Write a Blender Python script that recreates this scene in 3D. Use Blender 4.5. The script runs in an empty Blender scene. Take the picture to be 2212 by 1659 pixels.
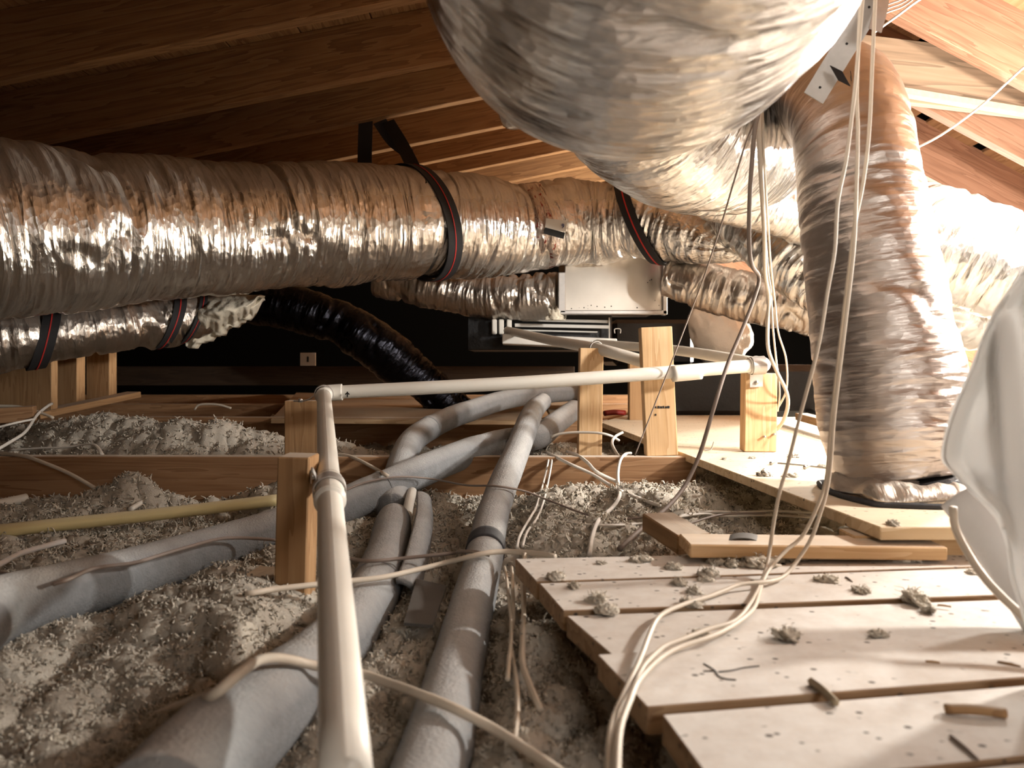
import bpy, bmesh, math, random
import numpy as np
from mathutils import Vector, Matrix

C = bpy.context.scene.collection
rng = np.random.default_rng(7)
random.seed(7)

# ------------------------------------------------------------------ camera, light, exposure
F = 1609.0            # focal length in pixels of the 2212 px wide frame
CX, HY = 1106.0, 785.0
CAMZ = 0.45
cam_d = bpy.data.cameras.new('camera'); cam = bpy.data.objects.new('camera', cam_d); C.objects.link(cam)
cam.location = (0, 0, CAMZ); cam.rotation_euler = (math.pi/2, 0, 0)
cam_d.sensor_width = 36.0; cam_d.lens = 36.0*F/2212.0
cam_d.shift_y = -(1659/2-HY)/2212.0
cam_d.clip_start = 0.02
cam_d.dof.use_dof = True; cam_d.dof.focus_distance = 1.9; cam_d.dof.aperture_fstop = 6.0
bpy.context.scene.camera = cam

w = bpy.data.worlds.new('world'); bpy.context.scene.world = w; w.use_nodes = True
w.node_tree.nodes['Background'].inputs[0].default_value = (0.9, 0.8, 0.7, 1)
w.node_tree.nodes['Background'].inputs[1].default_value = 0.0

def lamp(name, loc, energy, radius, col):
    d = bpy.data.lights.new(name, 'POINT'); d.energy = energy; d.shadow_soft_size = radius; d.color = col
    o = bpy.data.objects.new(name, d); o.location = loc; C.objects.link(o); return o
lamp('work_lamp', (1.22, 1.72, CAMZ+0.42), 20, 0.035, (1.0, 0.96, 0.90))
lamp('second_work_lamp', (1.52, 1.29, CAMZ+0.36), 54, 0.05, (1.0, 0.96, 0.90))
lamp('far_work_lamp', (2.00, 3.92, CAMZ+0.04), 190, 0.05, (1.0, 0.92, 0.80))
lamp('fill_lamp', (0.80, -0.75, CAMZ+0.34), 13, 0.22, (1.0, 0.97, 0.92))  # unseen fill light, added behind the camera to brighten surfaces facing it

vs = bpy.context.scene.view_settings
bpy.context.scene.display_settings.display_device = 'sRGB'
vs.view_transform = 'Standard'; vs.look = 'None'; vs.gamma = 1.0; vs.use_curve_mapping = False
vs.exposure = 1.15
cy = bpy.context.scene.cycles
cy.max_bounces = 6; cy.diffuse_bounces = 3; cy.glossy_bounces = 3; cy.sample_clamp_indirect = 6.0

# ------------------------------------------------------------------ helpers
def P(x, y, D):
    "point of the attic at depth D that the photograph shows at pixel x, y"
    return np.array([(x-CX)/F*D, D, CAMZ+(HY-y)/F*D])

def pw(x, y, z):
    "point on the level z that the photograph shows at pixel x, y"
    D = (z-CAMZ)*F/(HY-y)
    return P(x, y, D)

def tag(o, label=None, cat=None, group=None, kind=None):
    if label: o['label'] = label
    if cat: o['category'] = cat
    if group: o['group'] = group
    if kind: o['kind'] = kind
    return o

def empty(name, loc, label=None, cat=None, group=None, kind=None):
    o = bpy.data.objects.new(name, None); o.location = Vector(loc); o.empty_display_size = 0.05
    C.objects.link(o); return tag(o, label, cat, group, kind)

def wloc(p):
    v = Vector((0, 0, 0))
    while p is not None:
        v += p.location; p = p.parent
    return v

def mesh(name, V, Fc, mat, parent=None, smooth=True, uv=None, label=None, cat=None, group=None, kind=None):
    V = np.asarray(V, float)
    c = (V.min(0)+V.max(0))/2; c[2] = V[:, 2].min()
    me = bpy.data.meshes.new(name)
    if isinstance(Fc, np.ndarray):
        nf, k = Fc.shape
        me.vertices.add(len(V)); me.vertices.foreach_set('co', (V-c).ravel())
        me.loops.add(nf*k); me.loops.foreach_set('vertex_index', Fc.ravel().astype(np.int32))
        me.polygons.add(nf)
        me.polygons.foreach_set('loop_start', np.arange(0, nf*k, k, dtype=np.int32))
        me.polygons.foreach_set('loop_total', np.full(nf, k, dtype=np.int32))
        me.update(calc_edges=True); me.validate()
    else:
        me.from_pydata([tuple(v) for v in (V-c)], [], Fc); me.update()
    if uv is not None:
        ul = me.uv_layers.new(name='UVMap')
        idx = np.empty(len(me.loops), dtype=np.int32); me.loops.foreach_get('vertex_index', idx)
        ul.data.foreach_set('uv', np.asarray(uv, float)[idx].ravel())
    me.polygons.foreach_set('use_smooth', np.full(len(me.polygons), bool(smooth)))
    me.materials.append(mat)
    o = bpy.data.objects.new(name, me); C.objects.link(o)
    if parent is not None:
        o.parent = parent; o.location = Vector(c)-wloc(parent)
    else:
        o.location = Vector(c)
    return tag(o, label, cat, group, kind)

def spline(pts, n):
    "Catmull-Rom through rows of pts, n samples spread evenly by length of the first three columns"
    p = np.asarray(pts, float)
    if len(p) == 2:
        t = np.linspace(0, 1, n)[:, None]; return p[0]*(1-t)+p[1]*t
    q = np.vstack([2*p[0]-p[1], p, 2*p[-1]-p[-2]])
    out = []
    for i in range(1, len(q)-2):
        t = np.linspace(0, 1, 24, endpoint=False)[:, None]
        a, b, c, d = q[i-1], q[i], q[i+1], q[i+2]
        out.append(0.5*((2*b)+(c-a)*t+(2*a-5*b+4*c-d)*t*t+(3*b-a-3*c+d)*t**3))
    out.append(p[-1:]); o = np.vstack(out)
    L = np.r_[0, np.cumsum(np.linalg.norm(np.diff(o[:, :3], axis=0), axis=1))]
    s = np.linspace(0, L[-1], n)
    return np.stack([np.interp(s, L, o[:, k]) for k in range(o.shape[1])], 1)

def frames(p):
    T = np.gradient(p, axis=0); T /= np.linalg.norm(T, axis=1)[:, None]+1e-12
    N = np.zeros_like(p); up = np.array([0, 0, 1.0])
    if abs(T[0] @ up) > 0.9: up = np.array([0, 1.0, 0])
    n = up-T[0]*(up @ T[0]); n /= np.linalg.norm(n); N[0] = n
    for i in range(1, len(p)):
        n = n-T[i]*(n @ T[i]); n /= np.linalg.norm(n); N[i] = n
    return T, N, np.cross(T, N)

def hsh(ix, iy, s):
    h = (ix.astype(np.int64)*374761393+iy.astype(np.int64)*668265263+s*1442695041) & 0xffffffff
    h = ((h ^ (h >> 13))*1274126177) & 0xffffffff
    h = ((h ^ (h >> 16))*2246822519) & 0xffffffff
    return ((h ^ (h >> 15)) & 0xffffff)/float(0xffffff)

def vn(x, y, s=0, per=None):
    ix = np.floor(x); iy = np.floor(y); fx = x-ix; fy = y-iy
    fx = fx*fx*(3-2*fx); fy = fy*fy*(3-2*fy)
    y0, y1 = (iy, iy+1) if per is None else (np.mod(iy, per), np.mod(iy+1, per))
    a = hsh(ix, y0, s); b = hsh(ix+1, y0, s); c = hsh(ix, y1, s); d = hsh(ix+1, y1, s)
    return (a*(1-fx)+b*fx)*(1-fy)+(c*(1-fx)+d*fx)*fy

def worley(x, y, s=0):
    ix = np.floor(x); iy = np.floor(y); best = np.full(x.shape, 9.0)
    for dx in (-1, 0, 1):
        for dy in (-1, 0, 1):
            jx = ix+dx; jy = iy+dy
            d = (jx+hsh(jx, jy, s)-x)**2+(jy+hsh(jx, jy, s+17)-y)**2
            best = np.minimum(best, d)
    return np.sqrt(best)

def grid_faces(n, m, wrap=True):
    i = np.arange(n-1)[:, None]; j = np.arange(m if wrap else m-1)[None, :]; j2 = (j+1) % m if wrap else j+1
    a = i*m+j; b = i*m+j2; c = (i+1)*m+j2; d = (i+1)*m+j
    return np.stack([a, b, c, d], -1).reshape(-1, 4)

def sweep(pr, n, seg, disp=None, cap=True, squash=1.0, rot=0.0):
    "tube through rows x,y,z,r"
    q = spline(pr, n); p, R = q[:, :3], q[:, 3]
    T, N, B = frames(p)
    s = np.r_[0, np.cumsum(np.linalg.norm(np.diff(p, axis=0), axis=1))]
    th = np.linspace(0, 2*math.pi, seg+1); seg += 1   # the seam column is doubled so that the wrap of the material stays even
    S, TH = np.meshgrid(s, th, indexing='ij')
    rad = R[:, None]+(disp(S, TH, R[:, None]) if disp else 0)
    V = p[:, None, :]+rad[..., None]*(np.cos(TH+rot)[..., None]*N[:, None, :]*squash+np.sin(TH+rot)[..., None]*B[:, None, :])
    V = V.reshape(-1, 3)
    rm = float(R.mean())
    UV = np.stack([S, TH*rm], -1).reshape(-1, 2)
    Fc = grid_faces(n, seg, False)
    if cap:
        extra = []
        V = np.vstack([V, p[0], p[-1]]); UV = np.vstack([UV, [0, 0], [s[-1], 0]])
        k = n*seg
        j = np.arange(seg); j2 = (j+1) % seg
        c0 = np.stack([np.full(seg, k), j2, j, j], 1); c1 = np.stack([np.full(seg, k+1), (n-1)*seg+j, (n-1)*seg+j2, (n-1)*seg+j2], 1)
        tris = [tuple(r[:3]) for r in c0]+[tuple(r[:3]) for r in c1]
        Fc = [tuple(r) for r in Fc]+tris
    return V, Fc, UV

def tube(name, pr, mat, n=40, seg=12, parent=None, disp=None, squash=1.0, rot=0.0, **kw):
    V, Fc, UV = sweep(pr, n, seg, disp, True, squash, rot)
    return mesh(name, V, Fc, mat, parent, True, UV, **kw)

def boxmesh(L, W, H, bev=0.002, seg=1):
    bm = bmesh.new(); bmesh.ops.create_cube(bm, size=1.0)
    for v in bm.verts: v.co = Vector((v.co.x*L, v.co.y*W, v.co.z*H))
    if bev > 0: bmesh.ops.bevel(bm, geom=bm.edges[:], offset=bev, segments=seg, affect='EDGES', profile=0.7)
    return bm

def board(name, p0, p1, W, H, mat, parent=None, bev=0.002, roll=0.0, up=(0, 0, 1), **kw):
    "timber whose local x runs from p0 to p1 (its centre line), W across, H along up"
    p0 = Vector(p0); p1 = Vector(p1); d = (p1-p0); L = d.length; x = d.normalized()
    u = Vector(up); 
    if abs(x.dot(u)) > 0.95: u = Vector((0, 1, 0))
    y = u.cross(x).normalized(); z = x.cross(y)
    M = Matrix((x, y, z)).transposed().to_4x4() @ Matrix.Rotation(roll, 4, 'X')
    M.translation = (p0+p1)/2
    bm = boxmesh(L, W, H, bev); me = bpy.data.meshes.new(name); bm.to_mesh(me); bm.free()
    me.materials.append(mat)
    o = bpy.data.objects.new(name, me); C.objects.link(o)
    if parent is not None:
        o.parent = parent; o.matrix_basis = Matrix.Translation(-wloc(parent)) @ M
    else:
        o.matrix_basis = M
    return tag(o, **kw)

def prism(name, top, thick, mat, parent=None, bev=0.0015, **kw):
    "slab under a polygon of top corners (counter-clockwise from above)"
    top = [Vector(t) for t in top]; n = len(top)
    c = sum(top, Vector())/n
    bm = bmesh.new()
    a = [bm.verts.new(t-c) for t in top]; b = [bm.verts.new(t-c-Vector((0, 0, thick))) for t in top]
    bm.faces.new(a); bm.faces.new(b[::-1])
    for i in range(n):
        bm.faces.new((a[(i+1) % n], a[i], b[i], b[(i+1) % n]))
    bmesh.ops.recalc_face_normals(bm, faces=bm.faces[:])
    if bev: bmesh.ops.bevel(bm, geom=bm.edges[:], offset=bev, segments=1, affect='EDGES')
    me = bpy.data.meshes.new(name); bm.to_mesh(me); bm.free(); me.materials.append(mat)
    o = bpy.data.objects.new(name, me); C.objects.link(o)
    if parent is not None: o.parent = parent; o.location = c-wloc(parent)
    else: o.location = c
    return tag(o, **kw)

def ribbon(name, pts, wid, nrm, thick, mat, parent=None, n=40, **kw):
    "flat band: rows of points, width vector per row, thickness along normal per row"
    q = spline(np.hstack([pts, wid, nrm]), n)
    p, wv, nv = q[:, :3], q[:, 3:6], q[:, 6:9]
    nv = nv/np.linalg.norm(nv, axis=1)[:, None]*thick/2
    ring = np.stack([p-wv/2-nv, p+wv/2-nv, p+wv/2+nv, p-wv/2+nv], 1)
    V = ring.reshape(-1, 3); Fc = [tuple(r) for r in grid_faces(n, 4)]+[(3, 2, 1, 0), tuple((n-1)*4+k for k in range(4))]
    return mesh(name, V, Fc, mat, parent, False, **kw)

# ------------------------------------------------------------------ materials
def new_mat(name):
    m = bpy.data.materials.new(name); m.use_nodes = True
    nt = m.node_tree; b = nt.nodes['Principled BSDF']
    return m, nt, b

def N(nt, t, **kw):
    n = nt.nodes.new(t)
    for k, v in kw.items():
        if k in n.inputs: n.inputs[k].default_value = v
        else: setattr(n, k, v)
    return n

def ramp(nt, fac, stops):
    r = nt.nodes.new('ShaderNodeValToRGB'); e = r.color_ramp.elements
    while len(e) < len(stops): e.new(0.5)
    for k, (p, c) in enumerate(stops):
        e[k].position = p; e[k].color = (c[0], c[1], c[2], 1)
    nt.links.new(fac, r.inputs[0]); return r.outputs[0]

def mapping(nt, coord, scale, loc=(0, 0, 0)):
    tc = nt.nodes.new('ShaderNodeTexCoord'); mp = nt.nodes.new('ShaderNodeMapping')
    mp.inputs['Scale'].default_value = scale; mp.inputs['Location'].default_value = loc
    nt.links.new(tc.outputs[coord], mp.inputs[0]); return mp.outputs[0]

def noise(nt, vec, scale=1.0, detail=4, rough=0.55, dist=0.0):
    n = N(nt, 'ShaderNodeTexNoise'); n.inputs['Scale'].default_value = scale; n.inputs['Detail'].default_value = detail
    n.inputs['Roughness'].default_value = rough; n.inputs['Distortion'].default_value = dist
    nt.links.new(vec, n.inputs['Vector']); return n.outputs['Fac']

def mixc(nt, fac, a, b, mode='MIX'):
    m = nt.nodes.new('ShaderNodeMix'); m.data_type = 'RGBA'; m.blend_type = mode
    for sock, v in ((m.inputs[0], fac), (m.inputs[6], a), (m.inputs[7], b)):
        if hasattr(v, 'is_linked'): nt.links.new(v, sock)
        elif isinstance(v, (int, float)): sock.default_value = v
        else: sock.default_value = (v[0], v[1], v[2], 1)
    return m.outputs[2]

def math_(nt, op, a, b=None, c=None):
    m = nt.nodes.new('ShaderNodeMath'); m.operation = op
    for i, v in enumerate((a, b, c)):
        if v is None: continue
        if hasattr(v, 'is_linked'): nt.links.new(v, m.inputs[i])
        else: m.inputs[i].default_value = v
    return m.outputs[0]

def bump(nt, b, h, strength=0.5, dist=0.002, prev=None):
    n = nt.nodes.new('ShaderNodeBump'); n.inputs['Strength'].default_value = strength; n.inputs['Distance'].default_value = dist
    nt.links.new(h, n.inputs['Height'])
    if prev is not None: nt.links.new(prev, n.inputs['Normal'])
    nt.links.new(n.outputs[0], b.inputs['Normal']); return n.outputs[0]

def dust(nt, col, dcol, lo=0.6, hi=0.95, amt=1.0):
    "dust that has settled on upward faces"
    g = nt.nodes.new('ShaderNodeNewGeometry'); sx = nt.nodes.new('ShaderNodeSeparateXYZ'); nt.links.new(g.outputs['Normal'], sx.inputs[0])
    mr = nt.nodes.new('ShaderNodeMapRange'); mr.inputs[1].default_value = lo; mr.inputs[2].default_value = hi; mr.inputs[4].default_value = amt
    nt.links.new(sx.outputs[2], mr.inputs[0])
    v = mapping(nt, 'Object', (30, 30, 30)); n = noise(nt, v, 1.0, 5, 0.7)
    f = math_(nt, 'MULTIPLY', mr.outputs[0], math_(nt, 'ADD', 0.55, math_(nt, 'MULTIPLY', n, 0.8)))
    f = math_(nt, 'MINIMUM', f, 1.0)
    return mixc(nt, f, col, dcol)

def wood(name, dark, mid, light, dustc=None, damt=0.8, rough=0.75, knots=0.0, gscale=1.0, fleck=0.0):
    m, nt, b = new_mat(name)
    v = mapping(nt, 'Object', (1.6*gscale, 22*gscale, 22*gscale))
    oi = nt.nodes.new('ShaderNodeObjectInfo'); va = nt.nodes.new('ShaderNodeVectorMath'); va.operation = 'ADD'
    cmb = nt.nodes.new('ShaderNodeCombineXYZ'); r20 = math_(nt, 'MULTIPLY', oi.outputs['Random'], 40.0)
    for k in range(3): nt.links.new(r20, cmb.inputs[k])
    nt.links.new(v, va.inputs[0]); nt.links.new(cmb.outputs[0], va.inputs[1])
    n1 = noise(nt, va.outputs[0], 1.0, 3, 0.5, 0.4)
    rings = math_(nt, 'FRACT', math_(nt, 'MULTIPLY', n1, 7.0))
    n2 = noise(nt, mapping(nt, 'Object', (8*gscale, 240*gscale, 240*gscale)), 1.0, 3, 0.6)
    f = math_(nt, 'ADD', math_(nt, 'MULTIPLY', rings, 0.5), math_(nt, 'MULTIPLY', n2, 0.5))
    col = ramp(nt, f, [(0.15, light), (0.5, mid), (0.85, dark)])
    n3 = noise(nt, mapping(nt, 'Object', (3, 6, 6)), 1.0, 3, 0.6)
    col = mixc(nt, math_(nt, 'MULTIPLY', n3, 0.45), col, mid)
    if knots:
        vo = N(nt, 'ShaderNodeTexVoronoi'); vo.inputs['Scale'].default_value = 1.0
        nt.links.new(mapping(nt, 'Object', (2.2, 11, 11)), vo.inputs['Vector'])
        kf = ramp(nt, vo.outputs['Distance'], [(0.0, (1, 1, 1)), (0.11, (0, 0, 0))])
        col = mixc(nt, math_(nt, 'MULTIPLY', kf, knots), col, dark)
    if dustc: col = dust(nt, col, dustc, 0.7, 0.95, damt)
    if fleck:
        vf = N(nt, 'ShaderNodeTexVoronoi'); vf.inputs['Scale'].default_value = 1.0
        nt.links.new(mapping(nt, 'Object', (55, 75, 75)), vf.inputs['Vector'])
        sp = ramp(nt, vf.outputs['Distance'], [(0.14, (1, 1, 1)), (0.20, (0, 0, 0))])
        gate = ramp(nt, noise(nt, mapping(nt, 'Object', (24, 30, 30)), 1.0, 2, 0.5), [(0.46, (0, 0, 0)), (0.54, (1, 1, 1))])
        col = mixc(nt, math_(nt, 'MULTIPLY', math_(nt, 'MULTIPLY', sp, gate), fleck), col, (0.09, 0.07, 0.055))
    nt.links.new(col, b.inputs['Base Color']); b.inputs['Roughness'].default_value = rough
    b.inputs['Specular IOR Level'].default_value = 0.25
    bump(nt, b, f, 0.35, 0.0015)
    return m

def plain(name, col, rough=0.5, metal=0.0, var=0.0, vscale=30, bmp=0.0, bscale=200, bdist=0.001, dustc=None, damt=0.6, spec=0.4):
    m, nt, b = new_mat(name)
    c = None
    if var:
        n = noise(nt, mapping(nt, 'Object', (vscale,)*3), 1.0, 5, 0.6)
        c = mixc(nt, n, tuple(x*(1-var) for x in col), tuple(min(1, x*(1+var)) for x in col))
    if dustc:
        c = dust(nt, c if c is not None else col, dustc, 0.35, 0.95, damt)
    if c is not None: nt.links.new(c, b.inputs['Base Color'])
    else: b.inputs['Base Color'].default_value = (*col, 1)
    b.inputs['Roughness'].default_value = rough; b.inputs['Metallic'].default_value = metal
    b.inputs['Specular IOR Level'].default_value = spec
    if bmp: bump(nt, b, noise(nt, mapping(nt, 'Object', (bscale,)*3), 1.0, 4, 0.65), bmp, bdist)
    return m

def foil(name, col=(0.86, 0.85, 0.83), rough=0.21, along=62, around=9, strength=1.0, dist=0.0075, dustc=(0.30, 0.24, 0.18), damt=0.75, dlo=0.15, dhi=0.8):
    m, nt, b = new_mat(name)
    wn = N(nt, 'ShaderNodeTexNoise'); wn.inputs['Scale'].default_value = 1.0; wn.inputs['Detail'].default_value = 3
    nt.links.new(mapping(nt, 'UV', (along*.25, around*.5, 1)), wn.inputs['Vector'])
    def warped(sc, amt):
        va = nt.nodes.new('ShaderNodeVectorMath'); va.operation = 'MULTIPLY_ADD'
        nt.links.new(wn.outputs['Color'], va.inputs[0]); va.inputs[1].default_value = (amt, amt, 0)
        nt.links.new(mapping(nt, 'UV', sc), va.inputs[2]); return va.outputs[0]
    def cells(sc, amt, feature='F1'):
        vo = N(nt, 'ShaderNodeTexVoronoi', feature=feature); vo.inputs['Scale'].default_value = 1.0
        nt.links.new(warped(sc, amt), vo.inputs['Vector']); return vo.outputs['Distance']
    c1 = cells((along, around, 1), 2.5); c2 = cells((along*.42, around*.9, 1), 1.6); c3 = cells((along*1.1, around*6, 1), 2.0)
    n2 = noise(nt, mapping(nt, 'UV', (along*2.4, around*3.0, 1)), 1.0, 5, 0.7, 0.8)
    h = math_(nt, 'ADD', math_(nt, 'MULTIPLY', c1, .55), math_(nt, 'MULTIPLY', c2, 1.1))
    h = math_(nt, 'ADD', h, math_(nt, 'MULTIPLY', c3, .22))
    h = math_(nt, 'ADD', h, math_(nt, 'MULTIPLY', n2, .18))
    bump(nt, b, h, strength, dist)
    # dust settled on the upper side: dull and brown there
    g = nt.nodes.new('ShaderNodeNewGeometry'); sx = nt.nodes.new('ShaderNodeSeparateXYZ'); nt.links.new(g.outputs['Normal'], sx.inputs[0])
    mr = nt.nodes.new('ShaderNodeMapRange'); mr.inputs[1].default_value = dlo; mr.inputs[2].default_value = dhi; mr.inputs[4].default_value = damt
    nt.links.new(sx.outputs[2], mr.inputs[0])
    n3 = noise(nt, mapping(nt, 'UV', (7, 9, 1)), 1.0, 5, 0.65)
    f = math_(nt, 'MULTIPLY', mr.outputs[0], math_(nt, 'ADD', 0.35, n3)); f = math_(nt, 'MINIMUM', f, 1.0)
    c = mixc(nt, f, mixc(nt, n3, tuple(x*0.82 for x in col), col), dustc)
    nt.links.new(c, b.inputs['Base Color'])
    nt.links.new(math_(nt, 'SUBTRACT', 1.0, math_(nt, 'MULTIPLY', f, 0.9)), b.inputs['Metallic'])
    nt.links.new(math_(nt, 'ADD', rough, math_(nt, 'MULTIPLY', f, 0.35)), b.inputs['Roughness'])
    return m

M_rafter = wood('rafter_wood', (0.13, 0.062, 0.027), (0.26, 0.140, 0.062), (0.35, 0.20, 0.095), knots=0.8)
M_rafter_r = wood('rafter_wood_red', (0.17, 0.080, 0.045), (0.27, 0.135, 0.078), (0.34, 0.18, 0.11), knots=0.7)
M_beam = wood('dark_beam_wood', (0.020, 0.012, 0.008), (0.040, 0.024, 0.014), (0.055, 0.035, 0.02))  # wood darkened to near black, since the far lamp lights the beam too brightly
M_sheath = wood('roof_board_wood', (0.18, 0.085, 0.04), (0.32, 0.17, 0.08), (0.40, 0.23, 0.12), gscale=0.7)
M_stain = wood('stained_board_wood', (0.12, 0.08, 0.05), (0.26, 0.165, 0.10), (0.34, 0.22, 0.14), gscale=0.6)
M_joist = wood('joist_wood', (0.18, 0.09, 0.042), (0.30, 0.165, 0.082), (0.38, 0.23, 0.125), dustc=(0.62, 0.55, 0.47), damt=0.95, knots=0.5)
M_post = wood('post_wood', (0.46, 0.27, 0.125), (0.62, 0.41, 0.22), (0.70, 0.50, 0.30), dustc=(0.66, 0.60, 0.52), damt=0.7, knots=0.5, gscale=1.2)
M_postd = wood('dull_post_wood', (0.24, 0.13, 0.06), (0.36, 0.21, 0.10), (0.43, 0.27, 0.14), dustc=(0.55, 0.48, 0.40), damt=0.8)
M_plank = wood('dusty_plank_wood', (0.20, 0.12, 0.065), (0.33, 0.21, 0.12), (0.42, 0.29, 0.17), dustc=(0.70, 0.66, 0.61), damt=0.93, fleck=1.0, gscale=0.8, knots=0.35)
M_plankedge = M_plank
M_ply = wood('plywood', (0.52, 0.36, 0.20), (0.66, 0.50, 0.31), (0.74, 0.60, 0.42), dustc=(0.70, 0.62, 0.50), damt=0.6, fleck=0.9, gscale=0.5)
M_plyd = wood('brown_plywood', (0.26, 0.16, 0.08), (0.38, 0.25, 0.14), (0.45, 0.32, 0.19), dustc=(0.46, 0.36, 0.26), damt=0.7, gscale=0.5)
M_batten = plain('weathered_batten', (0.34, 0.27, 0.18), 0.8, var=0.35, vscale=60)
M_foil = foil('foil_duct', )
M_foil_near = foil('foil_duct_near', along=75, around=10, strength=1.0, dist=0.0055, damt=0.15)
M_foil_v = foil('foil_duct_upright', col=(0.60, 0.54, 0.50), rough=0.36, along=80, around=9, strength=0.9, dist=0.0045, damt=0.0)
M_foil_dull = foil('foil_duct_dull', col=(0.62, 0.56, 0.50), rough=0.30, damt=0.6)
M_foil_black = foil('black_duct_sleeve', col=(0.02, 0.02, 0.025), rough=0.25, damt=0.0)
M_tape = foil('printed_foil_tape', col=(0.74, 0.66, 0.62), rough=0.25, along=110, around=16, strength=0.9, damt=0.4)
_nt = M_tape.node_tree; _b = _nt.nodes['Principled BSDF']; _src = _b.inputs['Base Color'].links[0].from_socket
_f = ramp(_nt, noise(_nt, mapping(_nt, 'UV', (60, 28, 1)), 1.0, 2, 0.5, 1.2), [(0.60, (0, 0, 0)), (0.64, (1, 1, 1))])
_nt.links.new(mixc(_nt, _f, _src, (0.30, 0.05, 0.04)), _b.inputs['Base Color'])
M_strap = plain('black_webbing', (0.018, 0.017, 0.018), 0.75, bmp=0.4, bscale=500)
M_red = plain('red_thread', (0.45, 0.025, 0.02), 0.7)
M_metal = plain('galvanised_sheet', (0.62, 0.58, 0.52), 0.32, metal=0.9, var=0.12, vscale=9)
M_galv = plain('galvanised_strap_metal', (0.50, 0.48, 0.46), 0.45, metal=0.8, var=0.2, vscale=40)
M_pvc = plain('white_pvc', (0.80, 0.77, 0.70), 0.38, var=0.05, vscale=25, dustc=(0.66, 0.60, 0.52), damt=0.4)
M_pvcy = plain('yellowed_pvc', (0.66, 0.55, 0.28), 0.4, var=0.07, vscale=20, dustc=(0.62, 0.56, 0.42), damt=0.5)
M_foam = plain('grey_pipe_foam', (0.20, 0.205, 0.21), 0.7, var=0.3, vscale=60, bmp=0.8, bscale=260, bdist=0.003, dustc=(0.47, 0.465, 0.455), damt=0.85, spec=0.3)
M_foamdark = plain('dark_foam', (0.04, 0.04, 0.045), 0.8, bmp=0.5, bscale=200)
M_cable = plain('beige_cable', (0.62, 0.54, 0.44), 0.5, var=0.08, vscale=60)
M_cablew = plain('white_cable', (0.70, 0.66, 0.60), 0.5, var=0.08, vscale=60)
M_cableg = plain('grey_brown_cable', (0.24, 0.19, 0.16), 0.55, var=0.1, vscale=60)
M_black = plain('black_plastic', (0.006, 0.006, 0.007), 0.45, bmp=0.3, bscale=25, bdist=0.01)
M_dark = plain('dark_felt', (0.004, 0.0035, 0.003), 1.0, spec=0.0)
M_white = plain('white_painted_metal', (0.62, 0.60, 0.56), 0.4, var=0.06)
M_sheet = plain('white_plastic_sheet', (0.74, 0.73, 0.71), 0.42, var=0.04, vscale=6, bmp=0.15, bscale=14, bdist=0.01)
def translucent(m, amt, col):
    nt = m.node_tree; b = nt.nodes['Principled BSDF']; t = nt.nodes.new('ShaderNodeBsdfTranslucent'); t.inputs[0].default_value = (*col, 1)
    mx = nt.nodes.new('ShaderNodeMixShader'); mx.inputs[0].default_value = amt
    nt.links.new(b.outputs[0], mx.inputs[1]); nt.links.new(t.outputs[0], mx.inputs[2])
    nt.links.new(mx.outputs[0], nt.nodes['Material Output'].inputs[0])
translucent(M_sheet, .55, (0.80, 0.79, 0.77))
M_hose = plain('pale_grey_sleeve', (0.74, 0.74, 0.74), 0.5, bmp=0.25, bscale=40, bdist=0.004)
M_bag = plain('cloudy_plastic_bag', (0.50, 0.46, 0.41), 0.35, var=0.2, vscale=12, bmp=0.5, bscale=20, bdist=0.012)
M_fibre = plain('fibreglass_wool', (0.72, 0.66, 0.54), 0.95, var=0.12, vscale=25, bmp=0.6, bscale=90, bdist=0.006)
M_ink = plain('black_ink', (0.02, 0.02, 0.02), 0.8)
M_blue = plain('blue_ink', (0.02, 0.06, 0.25), 0.6)
M_label = plain('paper_label', (0.68, 0.66, 0.62), 0.6)
M_green = plain('green_plastic', (0.01, 0.09, 0.045), 0.35)
M_screw = plain('screw_steel', (0.55, 0.54, 0.52), 0.35, metal=1.0)
M_paper = plain('dark_felt_paper', (0.10, 0.09, 0.08), 0.8, var=0.2)
M_drywall = plain('gypsum_board', (0.30, 0.27, 0.23), 0.9)
M_redp = plain('red_plastic', (0.25, 0.02, 0.015), 0.5)

def wool(name, bumpy=True):
    m, nt, b = new_mat(name)
    n = noise(nt, mapping(nt, 'Object', (9, 9, 9)), 1.0, 4, 0.6)
    n2 = noise(nt, mapping(nt, 'Object', (140, 140, 140)), 1.0, 5, 0.75)
    c = mixc(nt, n, (0.56, 0.49, 0.39), (0.74, 0.67, 0.57))
    c = mixc(nt, math_(nt, 'MULTIPLY', n2, 0.6), c, (0.78, 0.73, 0.65))
    nt.links.new(c, b.inputs['Base Color']); b.inputs['Roughness'].default_value = 1.0; b.inputs['Specular IOR Level'].default_value = 0.05
    n3 = noise(nt, mapping(nt, 'Object', (230, 230, 230)), 1.0, 4, 0.8, 1.5)
    if not bumpy: return m
    p = bump(nt, b, n2, 0.8, 0.008); bump(nt, b, n3, 0.7, 0.004, p)
    return m
M_wool = wool('blown_wool')
M_woolt = wool('blown_wool_fibre', False)
translucent(M_woolt, .22, (0.78, 0.72, 0.62))

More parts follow.
